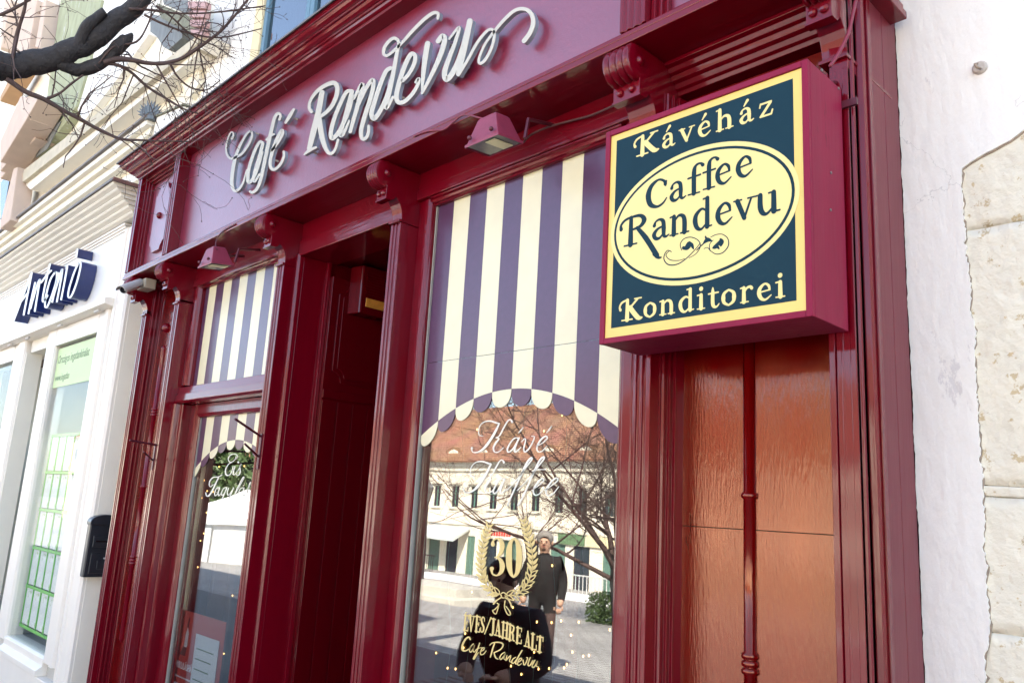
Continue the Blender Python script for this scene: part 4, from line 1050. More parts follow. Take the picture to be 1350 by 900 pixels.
def stone(x0, x1, z0, z1, yf, seed):
    nx, nz = 26, max(6, int((z1-z0)/.03)); vs = []; fs = []
    for j in range(nz+1):
        for i in range(nx+1):
            u, v = i/nx, j/nz
            x = x0+(x1-x0)*u; z = z0+(z1-z0)*v
            e = min(u*nx, (1-u)*nx, v*nz, (1-v)*nz)
            d = .004*mnoise.noise(Vector((x*9, z*9, 2))) + .0025*mnoise.noise(Vector((x*30, z*30, seed))) + .0015*mnoise.noise(Vector((x*80, z*80, seed)))
            if e < 1: d += .0015
            wob = .004*mnoise.noise(Vector((x*14, seed, z*2))) if j in (0, nz) else 0
            vs.append((x, yf+d, z+wob))
    n0 = len(vs)
    for j in range(nz):
        for i in range(nx):
            a = j*(nx+1)+i; fs.append((a, a+1, a+nx+2, a+nx+1))
    # sides back to the wall
    ring = [i for i in range(nx+1)] + [(j)*(nx+1)+nx for j in range(1, nz+1)] + [nz*(nx+1)+i for i in range(nx-1, -1, -1)] + [j*(nx+1) for j in range(nz-1, 0, -1)]
    for r in ring: vs.append((vs[r][0], .42, vs[r][2]))
    m_ = len(ring)
    for k in range(m_): fs.append((ring[k], n0+k, n0+(k+1) % m_, ring[(k+1) % m_]))
    MB().add(vs, fs).build('stone', M['stone'], wb, smooth=True)
zj = [at(1340, 291, PY).z, at(1325, 640, PY).z, at(1325, 655, PY).z, at(1325, 836, PY).z]
SX = -.695
for i, (a, b, yf) in enumerate(((zj[0]+.001, 2.80, .369), (zj[1]+.001, zj[0]-.001, .3685), (zj[2]+.001, zj[1]-.001, .367), (zj[3]+.001, zj[2]-.001, .3685), (.55, zj[3]-.001, .368), (0, .543, .369))):
    stone(SX, .28, a, b, yf, i*11.3)
# iron ring fixing in the plaster
p = at(1292, 90, PY)
rg = thing('wall_anchor', 'small plastered iron hook plate stuck on the white wall', 'wall hook', (p.x, PY, p.z))
mb = MB(); mb.lathe([(.004, PY-.010), (.016, PY-.010), (.020, PY-.004), (.020, PY+.002)], (p.x, 0, p.z), 'y', 14); mb.build('plate', mat('limewashed_iron', (.50,.44,.38), rough=.8, var=.3, vscale=60, wear=.6, wearcol=(.22,.12,.07), wscale=50, bump=.4), rg, bevel=.002)
MB().tube([(p.x-.004, PY-.012, p.z+.010), (p.x-.006, PY-.024, p.z+.004), (p.x-.002, PY-.026, p.z-.008), (p.x+.006, PY-.016, p.z-.012)], .0035, 6).build('hook', M['edgebrown'], rg, smooth=True)

# ================================================================== LEFT NEIGHBOUR: cream house, white shop
nb = thing('cream_building', 'cream stucco house with stepped cornices above the white corner shop', 'building', (-10, 3, 0))
MB().box(-24, -6.31, .38, 8.0, 3.9, 11).build('wall', M['creamwall'], nb)
MB().box(-24, -6.41, 2.2, 8.0, -.06, 3.9).build('wall', M['inwall'], nb)
MB().box(-6.40, -5.85, .40, 2.4, -.06, 3.9).build('wall', M['creamtrim'], nb)
MB().prism([(.2, 11), (8.2, 11), (4.2, 12.2)], 'x', -24, -6.4).build('roof', M['roof'], nb)
def poly(px, y, th, name, m_, par, bevel=.004):
    P = [at(u, v, y) for u, v in px]
    return MB().prism([(p.x, p.z) for p in P], 'y', y, y+th).build(name, m_, par, bevel=bevel)
# string course with a dark lead edge, and the stepped mouldings beneath it
ba = at(0, 300, .16); bb = at(190, 155, .16)
zb_ = (ba.z+bb.z)/2
def course(y, z0, z1, xr, name, m_):
    MB().box(-24, xr, y, .39, z0, z1).build(name, m_, nb, bevel=.004)
xrb = bb.x+.02
course(.16, zb_-.022, zb_, xrb, 'lead_edge', M['flash'])
course(.19, zb_-.075, zb_-.023, xrb-.03, 'string_course', M['creamtrim'])
course(.235, zb_-.14, zb_-.076, xrb-.06, 'string_course', M['creamwall'])
course(.28, zb_-.21, zb_-.141, xrb-.08, 'string_course', M['creamtrim'])
course(.33, zb_-.42, zb_-.30, xrb+.3, 'string_course', M['creamtrim'])
course(.35, zb_-.58, zb_-.50, xrb+.3, 'string_course', M['creamwall'])
MB().prism([(xrb-.002, zb_-.30), (xrb-.002, zb_+.0), (xrb+.62, zb_-.10), (xrb+.62, zb_-.30)], 'y', .25, .39).build('string_return', M['creamtrim'], nb, bevel=.004)
MB().prism([(xrb-.002, zb_+.001), (xrb-.002, zb_+.012), (xrb+.64, zb_-.088), (xrb+.64, zb_-.099)], 'y', .235, .39).build('lead_edge', M['mossgrey'], nb)
# sloping coping
cp = [(25, 230), (262, 46), (272, 40), (280, 47), (262, 62), (30, 240)]
poly([(25, 229), (262, 45), (270, 47), (262, 56), (30, 240)], .17, .21, 'coping', mat('grey_cream_coping', (.52,.46,.34), rough=.85, var=.25, vscale=8), nb)
poly([(30, 241), (262, 57), (258, 74), (40, 250)], .22, .16, 'coping_moulding', M['creamtrim'], nb)
poly([(262, 44), (278, 48), (266, 66), (256, 60)], .20, .17, 'coping_end', M['creamtrim'], nb)
poly([(232, 100), (250, 66), (262, 62), (262, 110), (250, 130)], .33, .05, 'kneeler', M['creamwall'], nb)
poly([(80, 0), (134, 0), (127, 30), (118, 80), (100, 140), (84, 165), (48, 207), (55, 175)], .27, .11, 'mossy_pier', M['moss'], nb)
poly([(52, 174), (80, 160), (62, 196), (47, 208)], .255, .014, 'lead_apron', M['slate'], nb)
poly([(134, 0), (200, 0), (196, 45), (150, 110), (110, 160), (101, 143), (119, 82), (128, 30)], .30, .08, 'scroll_gable', M['white'], nb)
poly([(198, 18), (240, 30), (240, 50), (222, 66), (215, 62), (206, 48), (198, 42)], .20, .12, 'slate_hanging', M['slate'], nb)
poly([(206, 4), (256, 24), (262, 34), (250, 42), (212, 24)], .14, .10, 'roof_edge', M['mossgrey'], nb)
poly([(214, 0), (246, 0), (252, 12), (246, 18), (216, 6)], .12, .08, 'gutter_end', M['slate'], nb)
for q in range(4):
    poly([(247+q*1, 2+q*12), (271-q*.5, 2+q*12), (270-q, 11+q*12), (248+q*1.5, 11+q*12)], .10+.012*q, .05, 'tile', M['pinktile'], nb)
# zinc palmette standing on the string course
fa = at(193, 156, .18)
pf = thing('palmette_ornament', 'spiky grey zinc palmette standing on the cream string course', 'roof ornament', (fa.x, .2, fa.z))
for k in range(13):
    a = R_(6 + k*168/12); L_ = .150*(1-.30*abs(k-6)/6) + .012*(k % 2)
    dx, dz = math.cos(a), math.sin(a)
    pts_ = [(dx*.03-dz*.006, dz*.03+dx*.006), (dx*L_*.62-dz*.013, dz*L_*.62+dx*.013), (dx*L_, dz*L_), (dx*L_*.62+dz*.013, dz*L_*.62-dx*.013), (dx*.03+dz*.006, dz*.03-dx*.006)]
    o_ = .006*(k % 2)
    A_ = [(fa.x+u*.71+o_*.7, .20+u*.70-o_*.7, fa.z+.03+v) for u, v in pts_]; B_ = [(x-.008, y+.008, z) for x, y, z in A_]
    MB().loft(A_, B_).build('frond', M['palmette'], pf, bevel=.0015)
MB().lathe([(.05, fa.z-.01), (.05, fa.z+.02), (.03, fa.z+.05)], (fa.x, .22, 0), 'z', 10).build('base', M['palmette'], pf)

# pink house beyond
pk = thing('pink_building', 'old pink stucco house with bracketed window heads at far left', 'building', (-15, 1, 0))
poly([(0, 187), (27, 127), (50, 130), (33, 160), (0, 214)], -.05, .30, 'window_hood', M['pink'], pk, .01)
poly([(0, 215), (33, 161), (46, 158), (40, 175), (0, 226)], .06, .25, 'hood_moulding', M['pink'], pk, .01)
poly([(0, 227), (40, 176), (47, 182), (30, 200), (0, 236)], .12, .22, 'hood_moulding', M['pink'], pk, .01)
for (a, b) in ((8, 176), (30, 152)):
    poly([(a, b), (a+11, b-7), (a+9, b+6), (a+2, b+12)], -.02, .26, 'bracket', M['pink'], pk, .01)
poly([(16, 72), (34, 0), (49, 0), (36, 70)], .10, .25, 'window_jamb', M['pink'], pk, .01)
poly([(36, 70), (49, 0), (57, 0), (46, 62)], .20, .15, 'window_frame', M['whitetrim'], pk, .01)
poly([(46, 62), (57, 0), (61, 0), (52, 64)], .12, .2, 'window_jamb', M['pink'], pk, .01)
poly([(30, 74), (42, 64), (52, 66), (36, 80)], .05, .3, 'window_sill', mat('terracotta_sill', (.42,.19,.10), rough=.8), pk, .01)
poly([(0, 128), (22, 84), (28, 88), (0, 134)], .10, .2, 'string_course', mat('ochre_band', (.45,.27,.14), rough=.8), pk, .01)
poly([(0, 60), (6, 0), (14, 0), (2, 62), (0, 66)], .12, .2, 'window_jamb', M['pink'], pk, .01)
poly([(0, 294), (18, 222), (23, 220), (13, 290), (0, 302)], .10, .2, 'window_jamb', M['pink'], pk, .01)
poly([(0, 240), (14, 229), (4, 284), (0, 290)], .25, .1, 'window_pane', M['winpane'], pk, .01)

# ---- the white shop
wsx = -6.35
ws = thing('white_shop', 'white timber shopfront with a ribbed cornice beside the red cafe', 'shopfront', (-8.5, .2, 0))
YS = .05
WT = M['whitetrim']
MB().prism([(-6.62, .4), (-6.62, YS), (-6.60, YS-.012), (-6.565, YS-.012), (-6.555, YS), (-6.44, YS), (-6.43, YS-.012), (-6.37, YS-.012), (wsx, YS+.004), (wsx, .4)], 'z', 0, 3.62).build('pilaster', WT, ws, bevel=.003)
MB().box(wsx, wsx+.006, .075, .30, .2, 3.0).build('pilaster_panel', M['creamtrim'], ws, bevel=.002)
def stile(x0, x1, y=YS+.01, z0=.30, z1=2.98, name='stile'):
    return MB().prism([(x0, .2), (x0, y+.02), (x0+.012, y), (x1-.012, y), (x1, y+.02), (x1, .2)], 'z', z0, z1).build(name, WT, ws, bevel=.002)
GLX0, GLX1, GLZ0, GLZ1 = -8.08, -6.97, .335, 2.82
stile(-6.968, -6.80); stile(-6.798, -6.70, YS-.005); stile(-6.698, -6.621, YS+.012)
stile(-8.35, GLX0-.002)
MB().box(GLX0, GLX1, YS+.01, .2, 2.822, 2.979).build('head_rail', WT, ws, bevel=.004)
MB().prism([(.2, .20), (YS-.03, .20), (YS-.03, .24), (YS+.01, .27), (YS+.01, .32), (YS+.03, .334), (.2, .334)], 'x', GLX0, GLX1).build('sill', WT, ws, bevel=.003)
MB().box(-8.36, wsx, YS-.02, .3, -.05, .199).build('plinth', WT, ws, bevel=.004)
gl4 = MB().box(GLX0, GLX1, YS+.05, YS+.055, GLZ0, GLZ1).build('pane', M['glass2'], ws)
# door recess and the next bay
MB().box(-9.06, -8.351, .9, .95, 0, 2.98).build('door', M['inwall'], ws)
MB().box(-8.351, -8.30, YS+.07, .9, 0, 2.98).build('door_reveal', M['creamtrim'], ws)
MB().box(-9.03, -8.351, YS+.05, .9, 2.86, 2.98).build('door_soffit', M['creamtrim'], ws)
stile(-9.30, -9.062, YS-.004); MB().box(-9.0615, -9.03, YS+.02, YS+.16, 0, 2.86).build('door_reveal', M['creamtrim'], ws); stile(-9.50, -9.302, YS+.012); 
MB().box(-11.4, -9.502, YS+.01, .2, 2.822, 2.979).build('head_rail', WT, ws, bevel=.004)
MB().box(-11.4, -9.502, YS+.05, YS+.055, .33, 2.82).build('pane', M['glass2'], ws)
MB().box(-11.4, -9.06, YS-.02, .3, -.05, .329).build('plinth', WT, ws, bevel=.004)
MB().box(-12.0, -11.401, YS, .4, 0, 3.62).build('pilaster', WT, ws, bevel=.004)
MB().box(-12, -6.41, .75, .80, 0, 3.0).build('back_panel', mat('pale_shop_interior', (.42,.42,.36), rough=.8, var=.2, vscale=2), ws)
MB().box(-12, -6.41, .10, .75, -.02, .31).build('shop_floor', M['ledge'], ws)
# ledge, sign board and ribbed cornice
MB().prism([(.3, 2.981), (YS-.02, 2.981), (YS-.075, 2.995), (YS-.08, 3.035), (YS-.06, 3.048), (.3, 3.048)], 'x', -12, -6.60).build('ledge', WT, ws, bevel=.002)
MB().box(-12, -6.63, YS, .35, 3.049, 3.60).build('sign_board', M['shopwhite'], ws)
for k in range(3):
    MB().box(-12, -6.60+.012*k, YS-.010-.010*k, .35, 3.601+.02*k, 3.62+.02*k).build('sign_moulding', WT, ws, bevel=.002)
zc, yc = 3.665, YS-.035
nrib = 6
for k in range(nrib):
    z0_ = zc + k*.030; yy = yc - k*.038
    pr = [(.38, z0_), (yy, z0_), (yy-.006, z0_+.004), (yy-.024, z0_+.012), (yy-.033, z0_+.022), (yy-.034, z0_+.0285), (.38, z0_+.0285)]
    MB().prism(pr, 'x', -13, wsx+.02+k*.018).build('cornice_rib', M['creamtrim'], ws, bevel=.001)
cf = at(142.3, 237.4, yc-nrib*.038-.01)
MB().box(-13, wsx+.02+nrib*.018, yc-nrib*.038-.012, .39, zc+nrib*.030, zc+nrib*.030+.018).build('cornice_flashing', M['flash'], ws)
MB().box(wsx+.02+nrib*.018+.0005, wsx+.02+nrib*.018+.012, yc-nrib*.038-.008, .39, zc+nrib*.030-.006, zc+nrib*.030+.022).build('end_flashing', M['flashred'], ws)
print('shop cornice cap', cf, zc+nrib*.03, wsx+.02+nrib*.018)
for u, v in ((38, 432.5), (128, 402), (15, 441), (78, 431)):
    p = at(u, v+3, YS-.03); MB().tube([(p.x, YS-.04, 2.974), (p.x+.10, YS-.04, 2.974)], .012, 8).build('strip_light', M['cctvwhite'], ws)

# deep navy letters on the white board
AY = -.075
an = thing('shop_lettering', 'deep navy sided white script letters reading Antonio on the white shop', 'sign lettering', (-7.8, YS, 3.3))
ao = (10, 320, 7.5)
def ant(strokes, wd=17):
    o = traced([[(a, b, wd) for a, b in st] for st in strokes], *ao, AY, .121, M['navy'], an, dy=.0004, capn=2, n=4)
    traced([[(a, b, wd-1) for a, b in st] for st in strokes], *ao, AY-.004, .003, M['shopwhite'], o, name='letter_face', dy=.0003, capn=2, n=4)
ant([[(238,296),(150,530),(58,770)], [(238,296),(205,470),(158,712)], [(115,600),(160,545),(205,490)]])
ant([[(272,395),(240,530),(205,700)], [(225,650),(285,440),(318,362),(305,450),(268,676)]])
ant([[(418,210),(370,420),(345,560),(360,580),(395,520)], [(330,395),(380,330),(430,275)]])
ant([[(470,290),(420,370),(375,540),(370,630),(395,625),(440,510),(480,380),(486,300),(470,290)]])
ant([[(505,300),(475,440),(440,585)], [(455,520),(515,330),(540,260),(530,350),(486,582)]])
ant([[(590,225),(565,370),(528,562)]])
ant([[(700,200),(655,300),(605,460),(600,535),(630,525),(680,400),(716,255),(720,195),(700,200)]])
ant([[(690,62),(684,100),(678,140)]], 16)

# posters and listing cards inside the shop window
P1 = [at(67.5, 458, YS+.06), at(126, 440, YS+.06), at(60, 502, YS+.06), at(117, 488, YS+.06)]
lp = thing('lime_banner', 'lime green banner with grey lettering in the white shop window', 'banner', (-7.5, YS+.06, 2.6))
MB().box(GLX0+.01, GLX1-.01, YS+.047, YS+.0495, 2.44, 2.80).build('banner_sheet', M['lime'], lp)
def text_obj(s, loc, size, mat_, par, rot=(math.pi/2, 0, 0), sx=1, ext=.0004, name='lettering', shear=0, align='LEFT', bold=0):
    cu = bpy.data.curves.new(name, 'FONT'); cu.body = s; cu.size = size; cu.extrude = ext; cu.shear = shear; cu.align_x = align; cu.offset = bold
    o = bpy.data.objects.new(name, cu); COL.objects.link(o); o.location = loc; o.rotation_euler = rot; o.scale = (sx, 1, 1)
    bpy.context.view_layer.update()
    dg = bpy.context.evaluated_depsgraph_get()
    me = bpy.data.meshes.new_from_object(o.evaluated_get(dg))
    me.transform(o.matrix_world)
    bpy.data.objects.remove(o)
    o2 = bpy.data.objects.new(name, me); COL.objects.link(o2)
    me.materials.clear(); me.materials.append(mat_)
    attach(o2, par); return o2
text_obj('www.ingatlan', (GLX0+.05, YS+.0465, 2.50), .09, M['greyink'], lp, sx=.82)
text_obj('Országos ingatlankínálat', (GLX0+.05, YS+.0465, 2.66), .105, M['greyink'], lp, sx=.82)
dsp = thing('listing_display', 'bright green rack of white property cards in the white shop window', 'card rack', (-7.5, YS+.1, 1.2))
rows = [(37.5, 605), (37.5, 664.6), (24, 722), (18.8, 773), (8.7, 829)]
zt_r, zb_r = 2.02, .42
ncol, nrow = 5, 5
cw = (GLX1-GLX0-.06)/ncol; rh = (zt_r-zb_r)/nrow
for c in range(ncol+1):
    MB().box(GLX0+.03+c*cw-.006, GLX0+.03+c*cw+.006, YS+.105, YS+.115, zb_r, zt_r).build('upright', M['green'], dsp)
for r in range(nrow+1):
    MB().box(GLX0+.02, GLX1-.02, YS+.101, YS+.1048, zb_r+r*rh-.012, zb_r+r*rh+.012).build('rack_rail', M['green'], dsp)
card = None
for r in range(nrow):
    for c in range(ncol):
        x0 = GLX0+.03+c*cw+.011; z0 = zb_r+r*rh+.018
        if card is None:
            card = MB().box(0, cw-.022, 0, .003, 0, rh-.036).build('listing_card', M['cardpaper'])
            o = card
        else:
            o = card.copy(); COL.objects.link(o); o.parent = None
        o.location = (x0, YS+.112+.001*((r+c) % 3), z0); attach(o, dsp)
dsp2 = thing('listing_display', 'green rack of property cards beyond the open shop door', 'card rack', (-10.3, YS+.1, 1.2))
for c in range(7):
    MB().box(-11.3+c*.29, -11.28+c*.29, YS+.105, YS+.115, .42, 2.02).build('upright', M['green'], dsp2)
for r in range(6): MB().box(-11.32, -9.53, YS+.101, YS+.1048, .42+r*.32-.016, .42+r*.32+.016).build('rack_rail', M['green'], dsp2)
for r in range(5):
    for c in range(6):
        o = card.copy(); COL.objects.link(o); o.parent = None; o.location = (-11.27+c*.29, YS+.112, .44+r*.32); attach(o, dsp2)

# ---- black postbox on the side of the white pilaster
pb = thing('postbox', 'black enamel postbox with arched lid fixed between white pilaster and red pier', 'postbox', (wsx, .1, .975))
y0_, y1_ = .022, .235; ym = (y0_+y1_)/2
arch = [(y0_, .975), (y1_, .975), (y1_, 1.352)] + [(ym+(y1_-ym)*math.cos(t*math.pi/10), 1.352+.052*math.sin(t*math.pi/10)) for t in range(1, 10)] + [(y0_, 1.352)]
MB().prism(arch, 'x', wsx+.007, wsx+.075).build('body', M['black'], pb, bevel=.008)
arch2 = [(ym+(a-ym)*1.06, z+.004) for a, z in arch[2:]] + [(y0_-.006, 1.335), (y1_+.006, 1.335)]
MB().prism(arch2, 'x', wsx+.006, wsx+.088).build('lid', M['black'], pb, bevel=.004)
MB().box(wsx+.075, wsx+.083, y0_+.03, y1_-.03, 1.0, 1.14).build('door', M['black'], pb, bevel=.004)
MB().box(wsx+.0832, wsx+.088, ym-.03, ym+.03, 1.03, 1.09).build('emblem_plate', M['black'], pb, bevel=.006)
MB().box(wsx+.075, wsx+.085, y0_+.03, y1_-.03, 1.18, 1.26).build('slot_plate', M['black'], pb, bevel=.004)
MB().box(wsx+.0852, wsx+.087, y0_+.05, y1_-.05, 1.215, 1.228).build('slot', M['darkglass'], pb)
MB().lathe([(.007, wsx+.083), (.007, wsx+.088), (.003, wsx+.090)], (0, .145, 1.105), 'x', 10).build('lock', M['steel'], pb)

# ================================================================== FITTINGS ON THE SHOPFRONT
def floodlamp(FL, FR, BRp, BLp, TL, TR, y, label, depth):
    th = thing('floodlight', label, 'floodlight', (0, 0, 0), 'floodlights over the shop windows')
    a = at(*FL, y); b = at(*FR, y); zf = (a.z+b.z)/2; a.z = b.z = zf
    br_ = atx(*BRp, b.x)
    c = Vector((b.x, br_.y, br_.z)); d = Vector((a.x, br_.y, br_.z))
    th.location = (a+b+c+d)/4
    up_ = (b-a).cross(c-b).normalized()
    if up_.z < 0: up_ = -up_
    ctr = (a+b+c+d)/4
    H = (a-b).length*.62
    rim0 = [a, b, c, d]; rim1 = [q+up_*.012 for q in rim0]
    ins = [ctr+(q-ctr)*.93+up_*.012 for q in rim0]
    top = [ctr+(q-ctr)*.55+up_*H*.92 for q in rim0]; top2 = [ctr+(q-ctr)*.45+up_*H for q in rim0]
    mb = MB()
    n = 4; vs = rim0+rim1+ins+top+top2; fs = []
    for L_ in range(4):
        for i in range(4): fs.append((L_*4+i, L_*4+(i+1) % 4, L_*4+4+(i+1) % 4, L_*4+4+i))
    fs.append((19, 18, 17, 16))
    mb.add(vs, fs)
    mb.build('hood', M['redlamp'], th, bevel=.004)
    g = [ctr+(q-ctr)*.9+up_*.004 for q in rim0]; g2 = [q+up_*.004 for q in g]
    MB().loft(g, g2).build('lamp_glass', M['lampglass'], th)
    r_ = [ctr+(b-a)*u+(c-b)*v-up_*.001 for u, v in ((.02, -.36), (.30, -.36), (.30, .36), (.02, .36))]
    MB().loft(r_, [q+up_*.003 for q in r_]).build('reflector', M['reflector'], th)
    ex = (b-a).normalized(); 
    for u in (.18, .82):
        q = a+(b-a)*u+up_*.03
        MB().ball(q+Vector((0,-.004,0)), .009).build('clip', M['iron'], th)
    m_ = ctr+(c-b)*.15
    MB().tube([c+ex*.008+up_*.02, Vector((c.x+.008, c.y+.01, c.z+.10)), Vector((c.x+.008, .07, c.z+.13)), ], .008, 6).build('yoke', M['iron'], th)
    MB().tube([d-ex*.008+up_*.02, Vector((d.x-.008, d.y+.01, d.z+.10)), Vector((d.x-.008, .07, d.z+.13))], .008, 6).build('yoke', M['iron'], th)
    return th, ctr+up_*H
lampR = floodlamp((612.5,195), (656.7,178), (690,190), None, None, None, -.20, 'chalky wine red floodlight over the large striped window', .13)
lampL = floodlamp((260.4,354), (278.8,346.6), (309,350.5), None, None, None, -.20, 'dark red floodlight over the small left striped window', .13)
def cable(name, px, ys, r, label, m_=None):
    P = [at(u, v, y) for (u, v), y in zip(px, ys)]
    # smooth the run
    Q = []
    for i in range(len(P)-1):
        p0, p1, p2, p3 = P[max(i-1,0)], P[i], P[i+1], P[min(i+2, len(P)-1)]
        for k in range(5):
            t = k/5
            Q.append(.5*((2*p1)+(-p0+p2)*t+(2*p0-5*p1+4*p2-p3)*t*t+(-p0+3*p1-3*p2+p3)*t**3))
    Q.append(P[-1])
    o = MB().tube(Q, r, 6).build(name, m_ or M['cable'], smooth=True); tag(o, label, 'cable'); return o
cable('lamp_cable', [(545,180),(565,173),(585,171),(598,161),(612,151.5),(630,155),(650,160)], [-.132,-.134,-.134,-.136,-.15,-.17,-.15], .0038, 'thin painted cable looping along the lintel to the right floodlight')
cable('lamp_cable', [(311,295.5),(295,304),(287,313),(284.5,322),(286,329)], [-.133,-.134,-.138,-.15,-.17], .0035, 'thin dark cable dropping from the lintel to the left floodlight', M['iron'])
cable('soffit_cable', [(690,188),(700,178),(722,168),(750,160),(780,152),(808,140)], [-.02,.04,.06,.07,.07,.06], .0042, 'brown cable running under the lintel beside the scroll bracket', M['cable2'])
cable('sign_cable', [(1131,-14),(1124,20),(1118,45),(1106,70),(1094,88)], [.02,-.0,-.02,-.04,-.06], .0052, 'wine red cable dropping beside the end bracket into the box sign', M['cable'])

# ---- CCTV camera by the far bracket
cc = thing('cctv_camera', 'small off white CCTV camera fixed by the far left bracket', 'security camera', (-5.68, -.05, 2.97))
q = at(193, 375.5, -.05)
MB().box(q.x-.085, q.x+.075, -.085, -.012, q.z-.038, q.z+.032).build('junction_box', mat('beige_plastic', (.42,.36,.27), rough=.5, var=.1), cc, bevel=.004)
c0 = at(184, 374, -.10); c1_ = at(162.5, 382, -.24)
d_ = (c1_-c0).normalized()
MB().tube([c0+Vector((.0,.0,.0)), c1_], [.028, .028], 12).build('housing', M['cctvwhite'], cc, bevel=.004)
sd = d_.cross(Vector((0,0,1))).normalized(); up2 = sd.cross(d_).normalized()
vsn = []
for t_, in ((0,), (1,)):
    base = c0.lerp(c1_, t_*1.22-.05)
    for k in range(7):
        a = math.pi*k/6
        vsn.append(base + sd*math.cos(a)*.034 + up2*(math.sin(a)*.034))
    for k in range(6, -1, -1):
        a = math.pi*k/6
        vsn.append(base + sd*math.cos(a)*.031 + up2*(math.sin(a)*.031))
n14 = 14
MB().loft(vsn[:14], vsn[14:]).build('sunshield', M['cctvwhite'], cc)
MB().tube([c1_, c1_+d_*.003], [.022, .022], 12).build('lens', M['darkglass'], cc)
MB().tube([at(186, 372, -.06), c0], .008, 6).build('arm', M['cctvwhite'], cc)

# ---- bell box in the porch
q0 = atx(459, 416, -3.75)
ab = thing('alarm_box', 'dark red alarm siren box with an amber lens high in the porch', 'alarm', (DX, .45, 2.6))
MB().prism([(DX+.009, .364), (DX+.10, .380), (DX+.105, .39), (DX+.105, .575), (DX+.10, .585), (DX+.009, .60)], 'z', 2.605, 2.875).build('housing', M['redin'], ab, bevel=.004)
for k in range(9): MB().box(DX+.1051, DX+.1085, .41, .555, 2.715+k*.0155, 2.7225+k*.0155).build('louvre', M['redin'], ab)
MB().box(DX+.1052, DX+.110, .415, .55, 2.645, 2.695).build('lens', M['amber'], ab, bevel=.003)

# ---- iron hooks on the pier faces
def hooks(name, pxs, label, fin):
    th = thing(name, label, 'bracket', (0,0,0), 'iron hooks on the pier faces')
    (a0, a1), (b0, b1), top, bot = pxs
    yy = -.006
    pt, pb_ = at(*top, yy), at(*bot, yy); th.location = pt
    MB().box(pt.x-.010, pt.x+.010, -.007, -.0005, pb_.z, pt.z+.006).build('back_plate', M['iron'], th)
    for (u, v), at_ in ((a0, a1), (b0, b1)):
        w_ = at(*at_, yy)
        e_ = atx(u, v, w_.x-.0) if False else None
        d_ = sight(u, v); tip_y = -.20
        tip = at(u, v, tip_y)
        MB().tube([w_, tip], .0065, 4).build('arm', M['iron'], th)
hooks('iron_hook', (((171, 580), (206, 586.5)), ((189, 595), (201, 606)), (204.5, 586), (200, 619)), 'dark iron hook bracket on the far left pier', 'B')
hooks('iron_hook', (((310, 552), (344, 575)), ((323, 585), (340, 601)), (344, 573), (339, 618)), 'dark iron hook bracket on the pier left of the doorway', 'P')

# ================================================================== ACROSS THE SQUARE (seen in the shop windows)
V0 = 36.0
FY0 = 2*G - V0                       # street front of the long cream house
GZ = ground_z(FY0) - .06
ev = refl(600, 608, V0).z
w0, w1 = refl(576.5, 655, V0), refl(600, 655, V0)
pitch = w1.x - w0.x
wz0, wz1 = refl(600, 668, V0).z, refl(600, 640, V0).z
print('opposite: eave', ev, 'pitch', pitch, 'win z', wz0, wz1, 'ground', GZ, 'x', w0.x)
ob = thing('town_house', 'long sunlit cream town house with orange tiled roof across the square', 'building', (-30, FY0-5, GZ))
BXL, BXR = -80.0, 14.0
MB().box(BXL, BXR, FY0-11, FY0-.12, GZ-.5, ev).build('wall', M['facade'], ob)
nwin = int((BXR-BXL)/pitch)
xw = w0.x
while xw - pitch > BXL+1: xw -= pitch
wins = []
while xw < BXR-1:
    wins.append(xw); xw += pitch
ww = pitch*.36
# wall skin built in strips so that windows are real recesses
prev = BXL
skin = []
for x in wins:
    MB().box(prev, x-ww/2, FY0-.12, FY0, GZ+3.45, ev).build('wall', M['facade'], ob)
    MB().box(x-ww/2, x+ww/2, FY0-.12, FY0, GZ+3.45, wz0).build('wall', M['facade'], ob)
    MB().box(x-ww/2, x+ww/2, FY0-.12, FY0, wz1, ev).build('wall', M['facade'], ob)
    prev = x+ww/2
MB().box(prev, BXR, FY0-.12, FY0, GZ+3.45, ev).build('wall', M['facade'], ob)
wp = None
for i, x in enumerate(wins):
    if wp is None:
        wp = MB().box(-ww/2, ww/2, -.11, -.07, 0, wz1-wz0).build('window', M['winpane'])
        bits = [MB().box(-ww/2-.16, ww/2+.16, -.0, .10, -.14, -.02).build('sill', M['facadetrim']),
                MB().box(-ww/2-.22, ww/2+.22, 0, .16, wz1-wz0+.16, wz1-wz0+.34).build('window_hood', M['facadetrim']),
                MB().box(-.05, .05, -.068, -.02, 0, wz1-wz0).build('mullion', M['shutter']),
                MB().box(-ww/2, ww/2, -.066, -.024, (wz1-wz0)*.64, (wz1-wz0)*.69).build('transom', M['shutter'])]
        a = wp; bb_ = bits
    else:
        a = wp.copy(); COL.objects.link(a); a.parent = None
        bb_ = []
        for q in bits:
            c = q.copy(); COL.objects.link(c); c.parent = None; bb_.append(c)
    a.location = (x, FY0, wz0); attach(a, ob)
    for q in bb_:
        q.location = (0, 0, 0); q.parent = a
